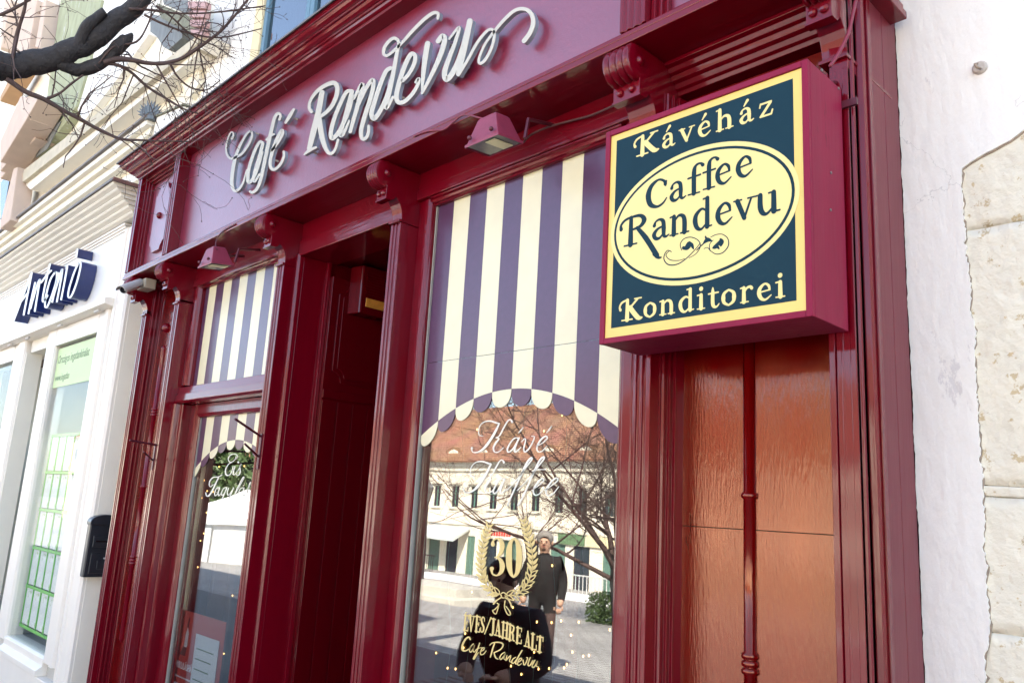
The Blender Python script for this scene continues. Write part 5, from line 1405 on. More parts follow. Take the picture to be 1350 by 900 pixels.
# ground floor: piers between shop openings
MB().box(BXL, BXR, FY0-.02, FY0+.06, GZ+3.25, GZ+3.45).build('string_course', M['facadetrim'], ob)
MB().box(BXL, BXR, FY0-.0, FY0+.22, ev-.32, ev-.02).build('eaves_cornice', M['facadetrim'], ob)
MB().box(BXL, BXR, FY0-.0, FY0+.12, ev-.62, ev-.33).build('eaves_cornice', M['facadetrim'], ob)
for i, x in enumerate(wins):
    op = 1.25 if i % 3 else .8
    MB().box(x+op*.5+.001, x+pitch-(1.25 if (i+1) % 3 else .8)*.5-.001, FY0-.11, FY0, GZ-.4, GZ+3.24).build('pier', M['facade'], ob)
    MB().box(x-op/2, x+op/2, FY0-.11, FY0-.06, GZ-.3, GZ+2.55).build('shop_window', M['winpane'] if i % 2 else M['shutter'], ob)
    MB().box(x-op/2, x+op/2, FY0-.11, FY0-.02, GZ+2.56, GZ+3.24).build('shop_sign', M['facadetrim'] if i % 4 else M['awning'], ob)
# roof with eyelid dormers
rz = refl(690, 538, V0+6).z
MB().prism([(FY0+.45, ev-.05), (FY0+.45, ev+.08), (FY0-5.6, rz+.1), (FY0-11.4, ev+.08), (FY0-11.4, ev-.05), (FY0-5.6, rz-.05)], 'x', BXL, BXR+.4).build('roof', M['roof'], ob)
sl = (rz-ev)/6.0
for i in range(12):
    x = refl(571, 604, V0+1).x + (refl(607, 602, V0+1).x - refl(571, 604, V0+1).x)*(i-4)
    if not BXL+2 < x < BXR-2: continue
    prof = [(x-1.5, ev+.35), (x-1.0, ev+.5), (x-.55, ev+.98), (x, ev+1.12), (x+.55, ev+.98), (x+1.0, ev+.5), (x+1.5, ev+.35)]
    MB().prism(prof, 'y', FY0-2.2, FY0-.35).build('eyelid_dormer', M['roof'], ob)
    MB().prism([(x-.62, ev+.42), (x-.4, ev+.78), (x, ev+.92), (x+.4, ev+.78), (x+.62, ev+.42)], 'y', FY0-.348, FY0-.30).build('dormer_window', M['facadetrim'], ob)
for x in (BXL+9, -52, -33.5, -22, -6):
    MB().box(x, x+.9, FY0-5.2, FY0-4.3, rz-1.2, rz+1.1).build('chimney', M['facadetrim'], ob)
# grey awning and the white fascia with red letters
a0, a1 = refl(553, 700, V0), refl(619, 706, V0)
MB().prism([(FY0+.02, GZ+3.1), (FY0+1.5, GZ+2.35), (FY0+1.5, GZ+2.2), (FY0+1.45, GZ+2.2), (FY0+.02, GZ+2.95)], 'x', a0.x, a1.x).build('awning', M['awning'], ob)
b0, b1 = refl(640, 700, V0), refl(684, 700, V0)
MB().box(b0.x, b1.x, FY0+.065, FY0+.12, GZ+2.5, GZ+3.22).build('shop_board', M['facadetrim'], ob)
for k in range(9):
    u = k/9
    MB().box(b0.x+.5+(b1.x-b0.x-1)*u, b0.x+.5+(b1.x-b0.x-1)*(u+.075), FY0+.121, FY0+.14, GZ+2.72, GZ+3.02).build('red_sign_block', M['redink'], ob)
for px0, px1, m_ in ((736, 772, 'greyink'), (775, 812, 'ochre')):
    b0, b1 = refl(px0, 705, V0), refl(px1, 705, V0)
    MB().box(b0.x, b1.x, FY0+.065, FY0+.12, GZ+2.6, GZ+3.2).build('shop_board', M[m_], ob)
# second house at the left end, higher, so that the left windows mirror a roofline too
oc = thing('corner_house', 'tall ochre corner house at the far end of the square', 'building', (-95, FY0-3, GZ))
MB().box(-120, -80.2, FY0-10, FY0+3, GZ-.5, ev+3).build('wall', M['facade'], oc)
MB().prism([(FY0+3.4, ev+3), (FY0-3.5, ev+7), (FY0-10.4, ev+3)], 'x', -120.4, -79.9).build('roof', M['roof'], oc)
for k in range(10):
    for zz in (wz0, wz0+3.2):
        MB().box(-118+k*3.8, -116.6+k*3.8, FY0+3.001, FY0+3.03, zz, zz+1.6).build('window', M['winpane'], oc)
oe = thing('end_house', 'white gabled house closing the right side of the square', 'building', (34, FY0+6, GZ))
MB().box(14.5, 50, FY0-8, FY0+2, GZ-.5, ev+2.5).build('wall', M['facade'], oe)
MB().prism([(FY0+2.4, ev+2.5), (FY0-3, ev+6.5), (FY0-8.4, ev+2.5)], 'x', 14.2, 50.4).build('roof', M['roof'], oe)
for k in range(8):
    for zz in (GZ+.9, wz0+.8):
        MB().box(17+k*4, 18.4+k*4, FY0+2.001, FY0+2.03, zz, zz+1.7).build('window', M['winpane'], oe)

# marquee mirrored in the narrow left window
def refl2(px, py, V):
    p = at(px, py, V); return Vector((p.x, 2*LY-p.y, p.z))
tp = refl2(316, 750, 14.0)
tg = ground_z(tp.y)-.06
mq = thing('marquee', 'white peaked marquee tent standing on the square', 'tent', (tp.x, tp.y, tg))
hw = 2.6; hz = 1.75
for sx in (-1, 1):
    for sy in (-1, 1):
        MB().tube([(tp.x+sx*hw, tp.y+sy*hw, tg-.1), (tp.x+sx*hw, tp.y+sy*hw, tg+hz)], .04, 6).build('pole', M['steel'], mq)
MB().box(tp.x-hw+.03, tp.x+hw-.03, tp.y+hw-.03, tp.y+hw+.01, tg, tg+hz).build('side_wall', M['tent'], mq)
MB().box(tp.x+hw-.03, tp.x+hw+.01, tp.y-hw+.03, tp.y+hw-.031, tg, tg+hz).build('side_wall', M['tent'], mq)
MB().box(tp.x-hw-.01, tp.x-hw+.03, tp.y-hw+.03, tp.y+hw-.031, tg, tg+hz).build('side_wall', M['tent'], mq)
mb = MB()
prof_ = [(hw+.12, hz-.22), (hw+.12, hz), (hw*.75, hz+.2), (hw*.5, hz+.42), (hw*.2, hz+.8), (.04, hz+1.1)]
vs_ = []; fs_ = []
for r, z in prof_:
    for sx, sy in ((-1,-1),(1,-1),(1,1),(-1,1)): vs_.append((tp.x+sx*r, tp.y+sy*r, tg+z))
for i in range(len(prof_)-1):
    for k in range(4): fs_.append((i*4+k, i*4+(k+1) % 4, i*4+4+(k+1) % 4, i*4+4+k))
fs_.append(tuple(range(len(vs_)-4, len(vs_))))
mb.add(vs_, fs_).build('canopy', M['tent'], mq)

# ---- trees
def tree(name, label, base, height, r0, seed, mats, lean=(0,0), spread=.55, levels=5, group=None, first=.3, limbs=None, cat='tree'):
    rnd = random.Random(seed)
    th = thing(name, label, cat, base, group)
    tr = MB(); br = MB()
    def grow(mb, p, d, L_, r, lev):
        pts = [p]; rr = [r]; q = Vector(p); dd = Vector(d)
        n = 5 if lev < 3 else 4
        for k in range(n):
            dd = (dd + Vector((rnd.uniform(-1,1), rnd.uniform(-1,1), rnd.uniform(-.6,.9)))*.16).normalized()
            q = q + dd*(L_/n); pts.append(q.copy()); rr.append(r*(1-.5*(k+1)/n))
        mb.tube(pts, rr, 6 if lev < 2 else (4 if lev < 4 else 3), caps=False)
        if lev >= levels: return
        nb_ = limbs if (limbs and lev == 0) else rnd.choice((3, 3, 4)) if lev < 3 else rnd.choice((2, 3, 3))
        for k in range(nb_):
            t = rnd.uniform(.45, 1.0) if lev else rnd.uniform(.6, 1.0)
            i = min(int(t*n), n-1); pp = pts[i].lerp(pts[i+1], t*n-i)
            side = Vector((rnd.uniform(-1,1), rnd.uniform(-1,1), rnd.uniform(-.2,.6))).normalized()
            nd = (dd*(1-spread*.6) + side*spread*1.3).normalized()
            grow(br, pp, nd, (L_ if (lev or not limbs) else height*.42)*rnd.uniform(.55,.78), max(rr[i]*.62, .004), lev+1)
        grow(br, pts[-1], dd, L_*.7, rr[-1], lev+1)
    grow(tr, Vector(base), Vector((lean[0], lean[1], 1)).normalized(), height*first, r0, 0)
    tr.build('trunk', mats[0], th, smooth=True)
    br.build('crown', mats[1], th, smooth=True)
    return th
tb = refl(818, 700, 15.0); tb.z = ground_z(tb.y)-.1
tree('bare_tree', 'large bare winter tree spreading over the square', tb, 10.5, .17, 11, (M['bark'], M['twig']), lean=(-.12, .0), spread=.85, levels=6, first=.17, limbs=7)
tb2 = refl(697, 735, 23.0); tb2.z = ground_z(tb2.y)-.1
tree('bare_tree', 'slim young bare tree in front of the cream town house', tb2, 7.0, .07, 5, (M['bark'], M['twig']), spread=.4, levels=4, first=.34)

# ---- low stone ledges, railing, hedge, lamp post
def gpt(px, py):
    """where the mirrored sight line meets the sloping square"""
    lo, hi = .5, 60
    for _ in range(50):
        V = (lo+hi)/2; p = refl(px, py, V)
        if p.z > ground_z(p.y)-.06: lo = V
        else: hi = V
    p = refl(px, py, lo); p.z = ground_z(p.y)-.06; return p
s0, s1 = gpt(540, 782), gpt(600, 797)
st_ = thing('stone_ledge', 'pale stone block ledge lying low on the left of the square', 'ledge', s1)
MB().box(s0.x-6, s1.x, s1.y-1.2, s1.y, s1.z-.2, s1.z+.38).build('block', M['ledge'], st_, bevel=.02)
MB().box(s0.x-6.3, s1.x+.35, s1.y-1.5, s1.y+.35, s1.z-.2, s1.z+.16).build('step', M['ledge'], st_, bevel=.02)
k0, k1 = gpt(700, 783), gpt(800, 812)
kb = thing('kerb_wall', 'long sunlit white kerb wall in front of the shops', 'kerb', k0)
MB().box(k0.x-14, k1.x+6, k0.y-.35, k0.y, k0.z-.3, k0.z+.26).build('coping', M['tent'], kb, bevel=.02)
r0_, r1_ = gpt(562, 757), gpt(640, 764)
rl = thing('railing', 'black iron railing with upright bars along the cream house front', 'railing', r0_)
yy = r0_.y; zz = r0_.z
MB().tube([(r0_.x-4, yy, zz+1.05), (r1_.x+.5, yy, zz+1.05)], .03, 5).build('top_rail', M['rail'], rl)
MB().tube([(r0_.x-4, yy, zz+.15), (r1_.x+.5, yy, zz+.15)], .025, 5).build('bottom_rail', M['rail'], rl)
xx = r0_.x-4; bar = None
while xx < r1_.x+.5:
    if bar is None: bar = MB().box(-.012, .012, -.012, .012, .0, 1.05).build('bar', M['rail']); o = bar
    else: o = bar.copy(); COL.objects.link(o); o.parent = None
    o.location = (xx, yy, zz); attach(o, rl); xx += .17
r2_, r3_ = gpt(738, 788), gpt(800, 796)
rl2 = thing('railing', 'white iron railing with upright bars near the hedge', 'railing', r2_)
MB().tube([(r2_.x, r2_.y, r2_.z+1.0), (r3_.x+2, r2_.y, r2_.z+1.0)], .03, 5).build('top_rail', M['cctvwhite'], rl2)
xx = r2_.x; bar = None
while xx < r3_.x+2:
    if bar is None: bar = MB().box(-.014, .014, -.014, .014, -.1, 1.0).build('bar', M['cctvwhite']); o = bar
    else: o = bar.copy(); COL.objects.link(o); o.parent = None
    o.location = (xx, r2_.y, r2_.z); attach(o, rl2); xx += .2
lpst = gpt(556, 775)
lm = thing('lamp_post', 'dark iron lamp post standing by the stone ledge', 'lamp post', lpst)
lx, ly_, lz = lpst
MB().lathe([(.10, -.1), (.10, .25), (.05, .35), (.035, 1.0), (.035, 2.9), (.05, 3.0)], (lx, ly_, lz), 'z', 10).build('post', M['rail'], lm, smooth=True)
MB().lathe([(.06, 3.0), (.16, 3.45), (.17, 3.5), (.05, 3.65), (.02, 3.75)], (lx, ly_, lz), 'z', 8).build('lantern', M['lampglass'], lm)
hp = gpt(795, 822)
hd = thing('hedge_bush', 'clipped evergreen bush in the sun on the square', 'bush', hp)
rnd = random.Random(3); mb = MB()
for k in range(2600):
    a = rnd.uniform(0, 2*math.pi); zz = rnd.random(); r = (.34+.10*math.sin(a*3)+.06*rnd.random())*(1-.55*max(0, zz-.6))*rnd.uniform(.55, 1.05)
    c = Vector((hp.x+r*math.cos(a), hp.y+r*math.sin(a), hp.z+.02+zz*.72+rnd.uniform(-.05,.07)))
    n_ = Vector((rnd.uniform(-1,1), rnd.uniform(-1,1), rnd.uniform(-.3,1))).normalized(); t_ = n_.orthogonal().normalized(); b_ = n_.cross(t_)
    s_ = rnd.uniform(.022, .05)
    mb.add([c-t_*s_, c-b_*s_*.5, c+t_*s_, c+b_*s_*.5], [(0,1,2,3)])
mb.build('foliage', M['leaf'], hd)
MB().lathe([(.03, -.05), (.025, .5)], hp, 'z', 6).build('stem', M['bark'], hd)

# ---- the street tree whose limb hangs into the view
lt = (-7.3, -2.25)
TH = thing('street_tree', 'dark bare branch of a street tree crossing the top left corner', 'tree', (lt[0], lt[1], -.06))
def bpx(pts, dist):
    out = []
    for i, (u, v) in enumerate(pts):
        d = sight(u, v).normalized(); dd = dist[i] if hasattr(dist, '__len__') else dist
        out.append(CAMLOC + d*dd)
    return out
def smooth_path(P, Rr, n=5):
    Q = []; r = []
    for i in range(len(P)-1):
        p0, p1, p2, p3 = P[max(i-1,0)], P[i], P[i+1], P[min(i+2, len(P)-1)]
        for k in range(n):
            t = k/n
            q = .5*((2*p1)+(-p0+p2)*t+(2*p0-5*p1+4*p2-p3)*t*t+(-p0+3*p1-3*p2+p3)*t**3)
            rr = Rr[i]+(Rr[i+1]-Rr[i])*t
            q = q + Vector((mnoise.noise(q*9), mnoise.noise(q*9+Vector((5,0,0))), mnoise.noise(q*9+Vector((0,5,0)))))*rr*.42
            Q.append(q); r.append(rr*(1+.20*mnoise.noise(q*14)+.10*mnoise.noise(q*37)))
    Q.append(P[-1]); r.append(Rr[-1]); return Q, r
D0 = 5.0
limb = bpx([(-30, 98), (0, 90), (30, 86), (60, 81), (85, 73), (100, 66), (120, 52), (140, 38), (165, 18), (185, 2), (205, -14), (230, -30)], D0)
pxr = lambda w: w*D0/FPX/2*.98
start = [Vector((lt[0], lt[1], 2.3)), Vector((lt[0]+.7, lt[1]+.25, 2.62)), Vector((lt[0]+1.7, lt[1]+.55, 3.0))]
tk = MB(); Q, r = smooth_path([Vector((lt[0]-.05, lt[1], -.2)), Vector((lt[0], lt[1], 1.0)), Vector((lt[0], lt[1], 2.3)), Vector((lt[0]-.1, lt[1]-.1, 4.2)), Vector((lt[0]+.1, lt[1]-.3, 6.2))], [.24, .20, .18, .13, .06])
tk.tube(Q, r, 12); tk.build('trunk', M['bark'], TH, smooth=True)
lb = MB(); Q, r = smooth_path(start + limb, [.12, .11, .09] + [pxr(w) for w in (29, 28, 27, 27, 28, 27, 22, 21, 20, 19, 16, 12)], 6); lb.tube(Q, r, 12)
lb.build('limb', M['bark'], TH, smooth=True)
def side_branch(px, ws, nm='limb', m_=None, d=D0, sides=8):
    P = bpx(px, d); Q, r = smooth_path(P, [pxr(w)*d/D0 for w in ws], 5)
    mb = MB(); mb.tube(Q, r, sides); mb.build(nm, m_ or M['bark'], TH, smooth=True)
    return Q, r
side_branch([(70, 82), (88, 88), (102, 93), (118, 91), (134, 82), (148, 74), (157, 64), (166, 52), (168, 46)], [14, 17, 16, 15, 15, 16, 16, 15, 12], d=4.98)
side_branch([(90, 70), (102, 55), (112, 40), (124, 26), (138, 15)], [16, 15, 13, 12, 9], d=4.97)
twigs = []
def tw(px, ws, d=4.95):
    Q, r = side_branch(px, ws, 'branch', M['twig'], d, 5); twigs.append((Q, r))
tw([(136, 82), (154, 79), (172, 80), (195, 84), (220, 83), (245, 74), (270, 58), (292, 40), (310, 20), (326, 0), (334, -12)], [8, 7, 6, 5.5, 5, 4.5, 4, 3.4, 2.8, 2.2, 1.8])
tw([(138, 84), (154, 86), (172, 95), (195, 115), (222, 132), (245, 145), (262, 150)], [5, 4.5, 4, 3.4, 2.8, 2.2, 1.6])
tw([(8, 104), (35, 122), (62, 133), (88, 148), (112, 161), (140, 176), (165, 184), (190, 185), (215, 186), (250, 187)], [6, 6, 5.5, 5, 4.5, 4, 3.4, 2.8, 2, 1.3])
tw([(62, 130), (80, 122), (95, 110), (110, 99)], [3.6, 3, 2.6, 2])
tw([(224, 84), (235, 102), (252, 116), (272, 119), (290, 106)], [3, 2.6, 2.2, 1.8, 1.2])
tw([(16, 76), (20, 55), (25, 35), (32, 14), (36, -6)], [5, 4.5, 4, 3.6, 3])
tw([(-6, 22), (18, 12), (40, 0)], [4, 3.4, 3])
tw([(170, 12), (200, 14), (235, 18), (280, 17), (350, 8)], [3.4, 3, 2.6, 2.2, 1.4])
tw([(190, 20), (215, 32), (250, 44), (290, 50), (345, 38)], [3, 2.8, 2.4, 2, 1.3])
tw([(205, 8), (225, 22), (245, 40), (262, 52), (285, 62), (310, 78)], [2.8, 2.4, 2, 1.7, 1.3, .9])
tw([(130, 84), (150, 62), (180, 55), (196, 30), (200, 10)], [3, 2.6, 2.4, 2, 1.5])
tw([(262, 60), (256, 95), (252, 125), (248, 152)], [1.8, 1.6, 1.4, 1])
tw([(262, 60), (268, 90), (274, 124)], [1.6, 1.4, 1])
rnd = random.Random(21)
fine = MB()
def sprout(p, d, L_, r, lev):
    pts = [p]; rr = [r]; q = Vector(p); dd = Vector(d)
    n = 4
    for k in range(n):
        dd = (dd+Vector((rnd.uniform(-1,1), rnd.uniform(-1,1), rnd.uniform(-1,.9)))*.34).normalized()
        q = q+dd*L_/n; pts.append(q.copy()); rr.append(max(r*(1-.55*(k+1)/n), .0011))
    fine.tube(pts, rr, 4)
    if rnd.random() < .5: fine.ball(pts[-1], .0038, seg=5, rings=4)
    if lev < 3:
        for k in range(rnd.choice((1, 2, 2, 3))):
            i = rnd.randint(1, n)
            sd_ = Vector((rnd.uniform(-1,1), rnd.uniform(-1,1)*.7, rnd.uniform(-1,1))).normalized()
            sprout(pts[i], (dd*.5+sd_).normalized(), L_*rnd.uniform(.45,.8), rr[i]*.7, lev+1)
for Q, r in twigs:
    n = len(Q)
    for k in range(max(3, int(n/3.2))):
        i = rnd.randint(int(n*.15), n-1)
        d_ = (Q[min(i+1, n-1)]-Q[max(i-1, 0)]).normalized()
        sd_ = Vector((rnd.uniform(-1,1), rnd.uniform(-1,1)*.7, rnd.uniform(-1,.8))).normalized()
        sprout(Q[i], (d_*.6+sd_).normalized(), rnd.uniform(.12,.38), max(r[i]*.5, .0020), 1)
o = fine.build('fine_twigs', M['twig'], TH); o['kind'] = 'stuff'

# evergreens added to darken what the narrow left window mirrors
def evergreen(base, h, r, seed, label):
    rnd = random.Random(seed)
    th = thing('backdrop_evergreen', label, 'tree', base, 'evergreens added as a dark backdrop at the end of the square')
    MB().lathe([(.2, -.3), (.14, h*.5), (.03, h)], base, 'z', 8).build('trunk', M['bark'], th)
    mb = MB()
    for k in range(2200):
        t = rnd.random()**.7; a = rnd.uniform(0, 2*math.pi)
        rr = r*(1-t)*rnd.uniform(.35, 1.05)*(1+.25*math.sin(a*4+t*9))
        c = Vector((base[0]+rr*math.cos(a), base[1]+rr*math.sin(a), base[2]+.6+t*(h-.5)))
        n_ = Vector((rnd.uniform(-1,1), rnd.uniform(-1,1), rnd.uniform(-.5,.8))).normalized(); t_ = n_.orthogonal().normalized(); b_ = n_.cross(t_)
        q = rnd.uniform(.12, .3)
        mb.add([c-t_*q, c-b_*q*.45, c+t_*q, c+b_*q*.45], [(0,1,2,3)])
    mb.build('crown', M['leaf'], th)
for i, (u, V, h, r) in enumerate(((272, 22, 9, 2.6), (296, 24, 11, 3.0), (322, 23, 10, 2.8), (346, 25, 12, 3.2))):
    b_ = refl2(u, 700, V); b_.z = ground_z(b_.y)-.06
    evergreen(b_, h, r, 40+i, ('shaggy dark evergreen added as backdrop nearest the end of the square', 'tall dark evergreen added as backdrop second from the end', 'broad dark evergreen added as backdrop behind the marquee', 'tallest dark evergreen added as backdrop nearest the cream town house')[i])

# ------------------------------------------------------------------ people
def skinned(name, joints, edges, radii, mats, pick, parent=None):
    me = bpy.data.meshes.new(name); me.from_pydata([tuple(j) for j in joints], edges, []); 
    o = bpy.data.objects.new(name, me); COL.objects.link(o)
    md = o.modifiers.new('skin', 'SKIN'); md.use_smooth_shade = True
    sv = me.skin_vertices[0].data
    for i, r in enumerate(radii): sv[i].radius = (r, r) if not hasattr(r, '__len__') else r
    sv[0].use_root = True
    ss = o.modifiers.new('subsurf', 'SUBSURF'); ss.levels = 2; ss.render_levels = 2
    bpy.context.view_layer.update()
    dg = bpy.context.evaluated_depsgraph_get()
    m2 = bpy.data.meshes.new_from_object(o.evaluated_get(dg))
    bpy.data.objects.remove(o)
    m2.materials.clear()
    for mm in mats: m2.materials.append(mm)
    for p in m2.polygons: p.material_index = pick(p.center); p.use_smooth = True
    o2 = bpy.data.objects.new(name, m2); COL.objects.link(o2)
    if parent is not None: attach(o2, parent)
    return o2
def person(label, base, yaw, pose, coat, legs, hair, hscale=1.0):
    """a clothed figure; pose gives joint positions in metres, x to the figure's left, y forward"""
    ca, sa = math.cos(yaw), math.sin(yaw)
    base = Vector(base)
    def Wd(p): return base + Vector((p[0]*ca-p[1]*sa, p[0]*sa+p[1]*ca, p[2]))*hscale
    J = {}; J.update(pose)
    order = ['pelvis','waist','chest','neck0','neck','head0','head1','head2','lsh','lel','lwr','lhand','rsh','rel','rwr','rhand','lhip','lkn','lan','lto','rhip','rkn','ran','rto']
    E_ = [('pelvis','waist'),('waist','chest'),('chest','neck0'),('neck0','neck'),('neck','head0'),('head0','head1'),('head1','head2'),('chest','lsh'),('lsh','lel'),('lel','lwr'),('lwr','lhand'),('chest','rsh'),('rsh','rel'),('rel','rwr'),('rwr','rhand'),('pelvis','lhip'),('lhip','lkn'),('lkn','lan'),('lan','lto'),('pelvis','rhip'),('rhip','rkn'),('rkn','ran'),('ran','rto')]
    RR = dict(pelvis=.185, waist=.18, chest=.19, neck0=.10, neck=.055, head0=.075, head1=.095, head2=.07, lsh=.10, lel=.075, lwr=.055, lhand=.035, rsh=.10, rel=.075, rwr=.055, rhand=.035, lhip=.10, lkn=.075, lan=.055, lto=.045, rhip=.10, rkn=.075, ran=.055, rto=.045)
    idx = {k: i for i, k in enumerate(order)}
    th = thing('person', label, 'person', base)
    pts = [Wd(J[k]) for k in order]
    nk = Wd(J['neck']).z; kn_ = Wd(J['pelvis']).z - .12
    lh, rh = Wd(J['lhand']), Wd(J['rhand'])
    an_ = max(Wd(J['lan']).z, Wd(J['ran']).z) + .02
    hipz = Wd(J['lhip']).z
    def pick(c):
        if c.z > nk + .0: return 2
        if (c-lh).length < .10*hscale or (c-rh).length < .10*hscale: return 2
        d = min((c-Wd(J[k])).length for k in ('lkn','rkn','lan','ran'))
        if d < .24 or c.z < base.z + .45: return 1
        return 0
    body = skinned('body', pts, [(idx[a], idx[b]) for a, b in E_], [RR[k]*hscale for k in order], [coat, legs, M['skin']], pick, th)
    h1 = Wd(J['head1']); fw = Vector((-sa, ca, 0)); rt = Vector((ca, sa, 0))
    # face
    mb = MB(); mb.ball(h1+fw*.100*hscale+Vector((0,0,-.012)), .016*hscale, sy=1.3, sz=1.5); mb.build('nose', M['skin'], body, smooth=True)
    for sg in (-1, 1):
        MB().ball(h1+fw*.088*hscale+rt*sg*.034*hscale+Vector((0,0,.012)), .010*hscale).build('eye', M['darkglass'], body, smooth=True)
        MB().ball(h1+rt*sg*.098*hscale, .022*hscale, sx=.5, sz=1.3).build('ear', M['skin'], body, smooth=True)
    MB().tube([h1+fw*.093*hscale-rt*.025+Vector((0,0,-.052)), h1+fw*.099*hscale+Vector((0,0,-.054)), h1+fw*.093*hscale+rt*.025+Vector((0,0,-.052))], .006, 5).build('mouth', mat('lip', (.35,.13,.10), var=0), body)
    mb = MB(); rnd = random.Random(5)
    mb.ball(h1+Vector((0,0,.045))-fw*.022, .112*hscale, sz=.95, seg=16, rings=10)
    mb.v = [tuple(Vector(v)+Vector((rnd.uniform(-1,1), rnd.uniform(-1,1), rnd.uniform(-1,1)))*.005) for v in mb.v]
    mb.v = [v if (Vector(v)-h1).dot(fw) < .07 or v[2] > h1.z+.05 else tuple(Vector(v)-fw*.05+Vector((0,0,.02))) for v in mb.v]
    mb.build('hair', hair, body, smooth=True)
    # five fingers on each hand
    for sd_, hk, wk in ((1, 'lhand', 'lwr'), (-1, 'rhand', 'rwr')):
        hh, w_ = Wd(J[hk]), Wd(J[wk]); d_ = (hh-w_).normalized(); s_ = d_.cross(Vector((0,0,1)))
        s_ = s_.normalized() if s_.length > .01 else rt
        u_ = s_.cross(d_).normalized()
        for q, (off, L_) in enumerate(((-.027,.06), (-.009,.072), (.009,.068), (.027,.052))):
            p0 = hh+s_*off+d_*.02; p1 = p0+d_*L_*.55-u_*.008; p2 = p1+d_*L_*.35-u_*.025
            MB().tube([p0, p1, p2], [.0095, .0085, .007], 6).build('finger', M['skin'], body, smooth=True)
        p0 = hh-s_*.032*sd_-d_*.015; MB().tube([p0, p0-s_*.02*sd_+d_*.03, p0-s_*.016*sd_+d_*.055-u_*.008], [.011, .010, .008], 6).build('thumb', M['skin'], body, smooth=True)
    return th
STAND = dict(pelvis=(0,0,.95), waist=(0,.0,1.10), chest=(0,0,1.28), neck0=(0,0,1.42), neck=(0,.01,1.48), head0=(0,.025,1.54), head1=(0,.035,1.62), head2=(0,.03,1.69),
    lsh=(-.18,0,1.38), lel=(-.25,-.02,1.10), lwr=(-.24,.10,.90), lhand=(-.23,.14,.83), rsh=(.18,0,1.38), rel=(.26,-.02,1.11), rwr=(.25,.09,.88), rhand=(.24,.13,.81),
    lhip=(-.10,0,.90), lkn=(-.11,.03,.50), lan=(-.11,-.01,.09), lto=(-.12,.16,.04), rhip=(.10,0,.90), rkn=(.12,.05,.50), ran=(.12,.02,.09), rto=(.14,.19,.04))
PHOTO = dict(STAND, lel=(-.30,.10,1.12), lwr=(-.10,.28,1.42), lhand=(-.06,.30,1.50), rel=(.30,.10,1.12), rwr=(.10,.28,1.42), rhand=(.06,.30,1.50))
SIT = dict(pelvis=(0,0,.52), waist=(0,.02,.68), chest=(0,.06,.88), neck0=(0,.10,1.02), neck=(0,.12,1.08), head0=(0,.15,1.13), head1=(0,.17,1.21), head2=(0,.17,1.28),
    lsh=(-.19,.06,.98), lel=(-.30,.10,.72), lwr=(-.16,.30,.66), lhand=(-.10,.36,.66), rsh=(.19,.06,.98), rel=(.30,.10,.72), rwr=(.16,.30,.66), rhand=(.10,.36,.67),
    lhip=(-.11,.05,.50), lkn=(-.15,.46,.50), lan=(-.15,.44,.09), lto=(-.16,.60,.04), rhip=(.11,.05,.50), rkn=(.15,.46,.50), ran=(.16,.42,.09), rto=(.18,.58,.04))
pa = refl(714, 800, 6.2); pa.z = ground_z(pa.y)-.06
person('grey haired person in a black jacket standing on the square', pa, R_(-35), STAND, M['coat'], M['browncoat'], M['hair'])
pbz = refl(676, 860, 1.95); pbz.z = -.06
person('seated person in a dark coat mirrored low in the large window', pbz, R_(-12), SIT, M['coat'], M['trouser'], M['hair2'])
bn = thing('bench', 'dark slatted street bench in front of the cafe', 'bench', (pbz.x, pbz.y, -.06))
for k in range(5): MB().box(pbz.x-.8, pbz.x+.8, pbz.y-.22+k*.085, pbz.y-.15+k*.085, .37, .40).build('seat_slat', M['wood'], bn)
for sx in (-.65, .65):
    MB().box(pbz.x+sx-.03, pbz.x+sx+.03, pbz.y-.29, pbz.y+.22, .33, .369).build('frame', M['rail'], bn)
    for sy in (-.26, .18): MB().box(pbz.x+sx-.03, pbz.x+sx+.03, pbz.y+sy-.03, pbz.y+sy+.03, -.08, .329).build('leg', M['rail'], bn)
pi = at(541, 800, 1.05)
person('person in a long brown coat standing inside behind the window edge', (pi.x, 1.05, .10), R_(100), STAND, M['browncoat'], M['trouser'], M['hair2'], .98)

# ------------------------------------------------------------------ inside the windows
def strings(name, label, cols, y, ztop, bulbs, zlow):
    th = thing(name, label, 'string lights', (cols[0], y, ztop))
    for c in cols:
        pts = []; z = ztop
        k = 0
        while z > zlow:
            pts.append((c+.018*math.sin(z*9+c*40), y+.01*math.cos(z*7), z)); z -= .06
        MB().tube(pts, .0016, 4).build('wire', M['wire'], th)
    b0 = None
    for (u, v) in bulbs:
        p = at(u, v, y)
        if b0 is None: b0 = MB().ball((0,0,0), .0034, sz=1.5, seg=6, rings=5).build('bulb', M['bulb']); o = b0
        else: o = b0.copy(); COL.objects.link(o); o.parent = None
        o.location = p; attach(o, th)
bl1 = [(595+a/9, 795+b/9) for a, b in ((165,355),(145,525),(50,775),(708,740),(832,838),(1015,218),(1190,225),(983,575),(1035,775),(1160,770))] + [(700+a/9, 800+b/9) for a, b in ((358,160),(567,175),(475,330),(492,530),(620,580),(688,570),(425,675),(392,718),(935,265))] + [(622,780),(604,751),(728,745),(742,690),(760,700),(629,566),(717,568),(741,547),(676,800),(575,860),(567,820),(590,880)]
strings('string_lights', 'warm fairy lights hanging inside the large window', [at(u, 800, .34).x for u in (592, 619, 645, 677, 701, 731, 766)], .34, 2.2, bl1, .42)
bl2 = [(a/2.8118, 580+b/2.8118) for a, b in ((755,150),(765,268),(755,345),(743,372),(718,422),(733,470),(812,98),(893,20),(768,188),(862,575),(830,790))] + [(289,615),(322,614),(269,633),(266,656),(281,648)]
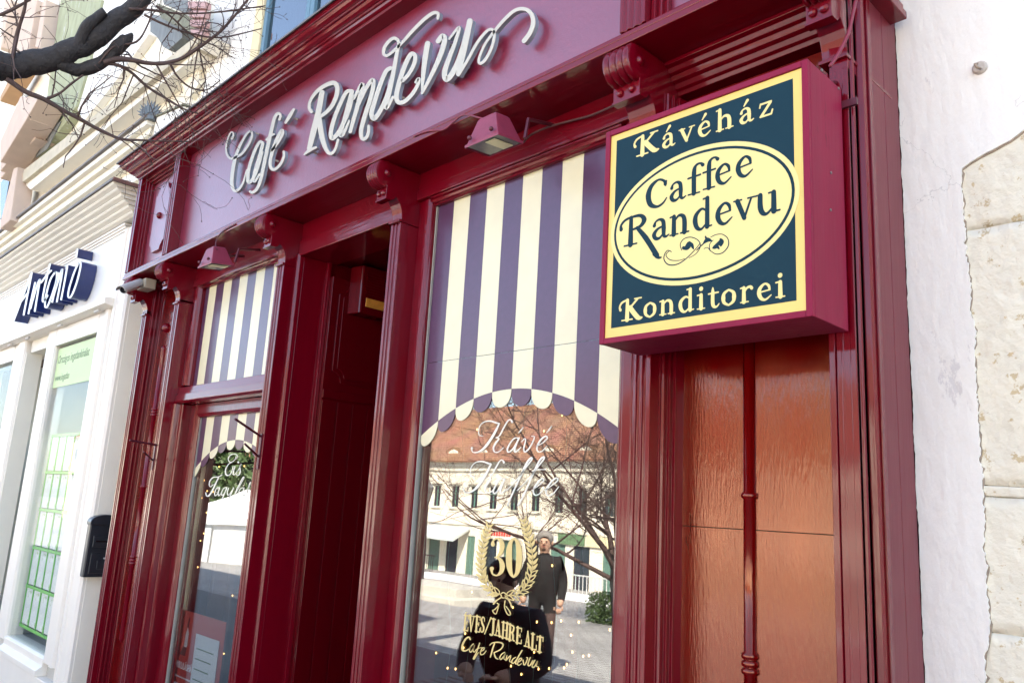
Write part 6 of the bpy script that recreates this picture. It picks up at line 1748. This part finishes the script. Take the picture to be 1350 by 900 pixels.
strings('string_lights', 'warm fairy lights hanging inside the narrow left window', [at(u, 640, .27).x for u in (268, 282, 296, 318)], .27, 2.05, bl2, .5)
# posters taped inside the narrow left window
PYp = LY+.030
pt, pt2, pt3 = at(239, 802, PYp), at(298.5, 818, PYp), at(226, 869, PYp)
po = thing('poster', 'red poster with white heading MIKULÁSHÁZ low in the narrow left window', 'poster', (pt.x, PYp, pt.z))
MB().box(pt.x, pt2.x, PYp, PYp+.002, .40, pt.z).build('sheet', M['poster'], po)
text_obj('MIKULÁSHÁZ', (pt.x+.035, PYp-.0006, pt3.z-.025), .052, M['posterwhite'], po, bold=.0012, sx=.75)
for k in range(3): MB().box(pt.x+.035, pt.x+.26-.05*k, PYp-.0012, PYp-.0002, pt3.z-.075-.04*k, pt3.z-.067-.04*k).build('text_line', M['posterwhite'], po)
cxp = pt.x+.115; czp = at(245, 840, PYp).z
MB().prism([(cxp-.01, czp-.05), (cxp+.03, czp-.05), (cxp+.034, czp+.03), (cxp+.012, czp+.06), (cxp-.004, czp+.02)], 'y', PYp-.0012, PYp-.0002).build('picture', M['posterwhite'], po)
MB().prism([(cxp-.06, czp-.10), (cxp+.02, czp-.10), (cxp+.03, czp-.052), (cxp-.02, czp-.052)], 'y', PYp-.0012, PYp-.0002).build('picture', M['posterdark'], po)
MB().prism([(cxp+.0, czp+.062), (cxp+.022, czp+.058), (cxp+.026, czp+.11), (cxp+.014, czp+.12)], 'y', PYp-.0012, PYp-.0002).build('picture', M['posterdark'], po)
w_a, w_b = at(265, 834, PYp+.02), at(296, 841, PYp+.02)
wp_ = thing('paper_notice', 'white paper notice hanging beside the red poster', 'notice', (w_a.x, PYp+.02, w_a.z))
MB().box(w_a.x, w_b.x, PYp-.009, PYp-.007, .40, w_a.z).build('sheet', M['posterwhite'], wp_)
for k in range(6): MB().box(w_a.x+.03, w_b.x-.05-.02*(k % 3), PYp-.0102, PYp-.0092, w_a.z-.08-.055*k, w_a.z-.074-.055*k).build('text_line', M['greyink'], wp_)
MB().box(-5.02, -4.985, .215, .225, .4, 2.05).build('curtain_edge', M['cream'], room)
# basket of speckled rolls behind the large window
bk = at(788, 882, .52)
bs = thing('bread_basket', 'basket heaped with speckled rolls low behind the large window', 'basket', (bk.x, .52, .41))
MB().lathe([(.16, .402), (.20, .46), (.215, .50), (.205, .505), (.15, .42)], (bk.x, .55, 0), 'z', 18).build('basket', M['wood'], bs)
rnd = random.Random(8); roll = None
mats_ = [mat('roll_crust', (.45,.30,.16), var=.4, vscale=60), mat('dark_crust', (.10,.06,.05), var=.4, vscale=60), mat('sugared_crust', (.70,.62,.54), var=.3, vscale=80), mat('lilac_wrap', (.35,.30,.42), var=.3, vscale=50)]
for k in range(90):
    a = rnd.uniform(0, 2*math.pi); r = .19*math.sqrt(rnd.random()); h = .47+.16*(1-(r/.2)**2)*rnd.uniform(.6, 1)
    MB().ball((bk.x+r*math.cos(a), .55+r*math.sin(a), h), rnd.uniform(.016, .03), sx=rnd.uniform(.7,1.4), sz=.8, seg=7, rings=5).build('roll', rnd.choice(mats_), bs, smooth=True)
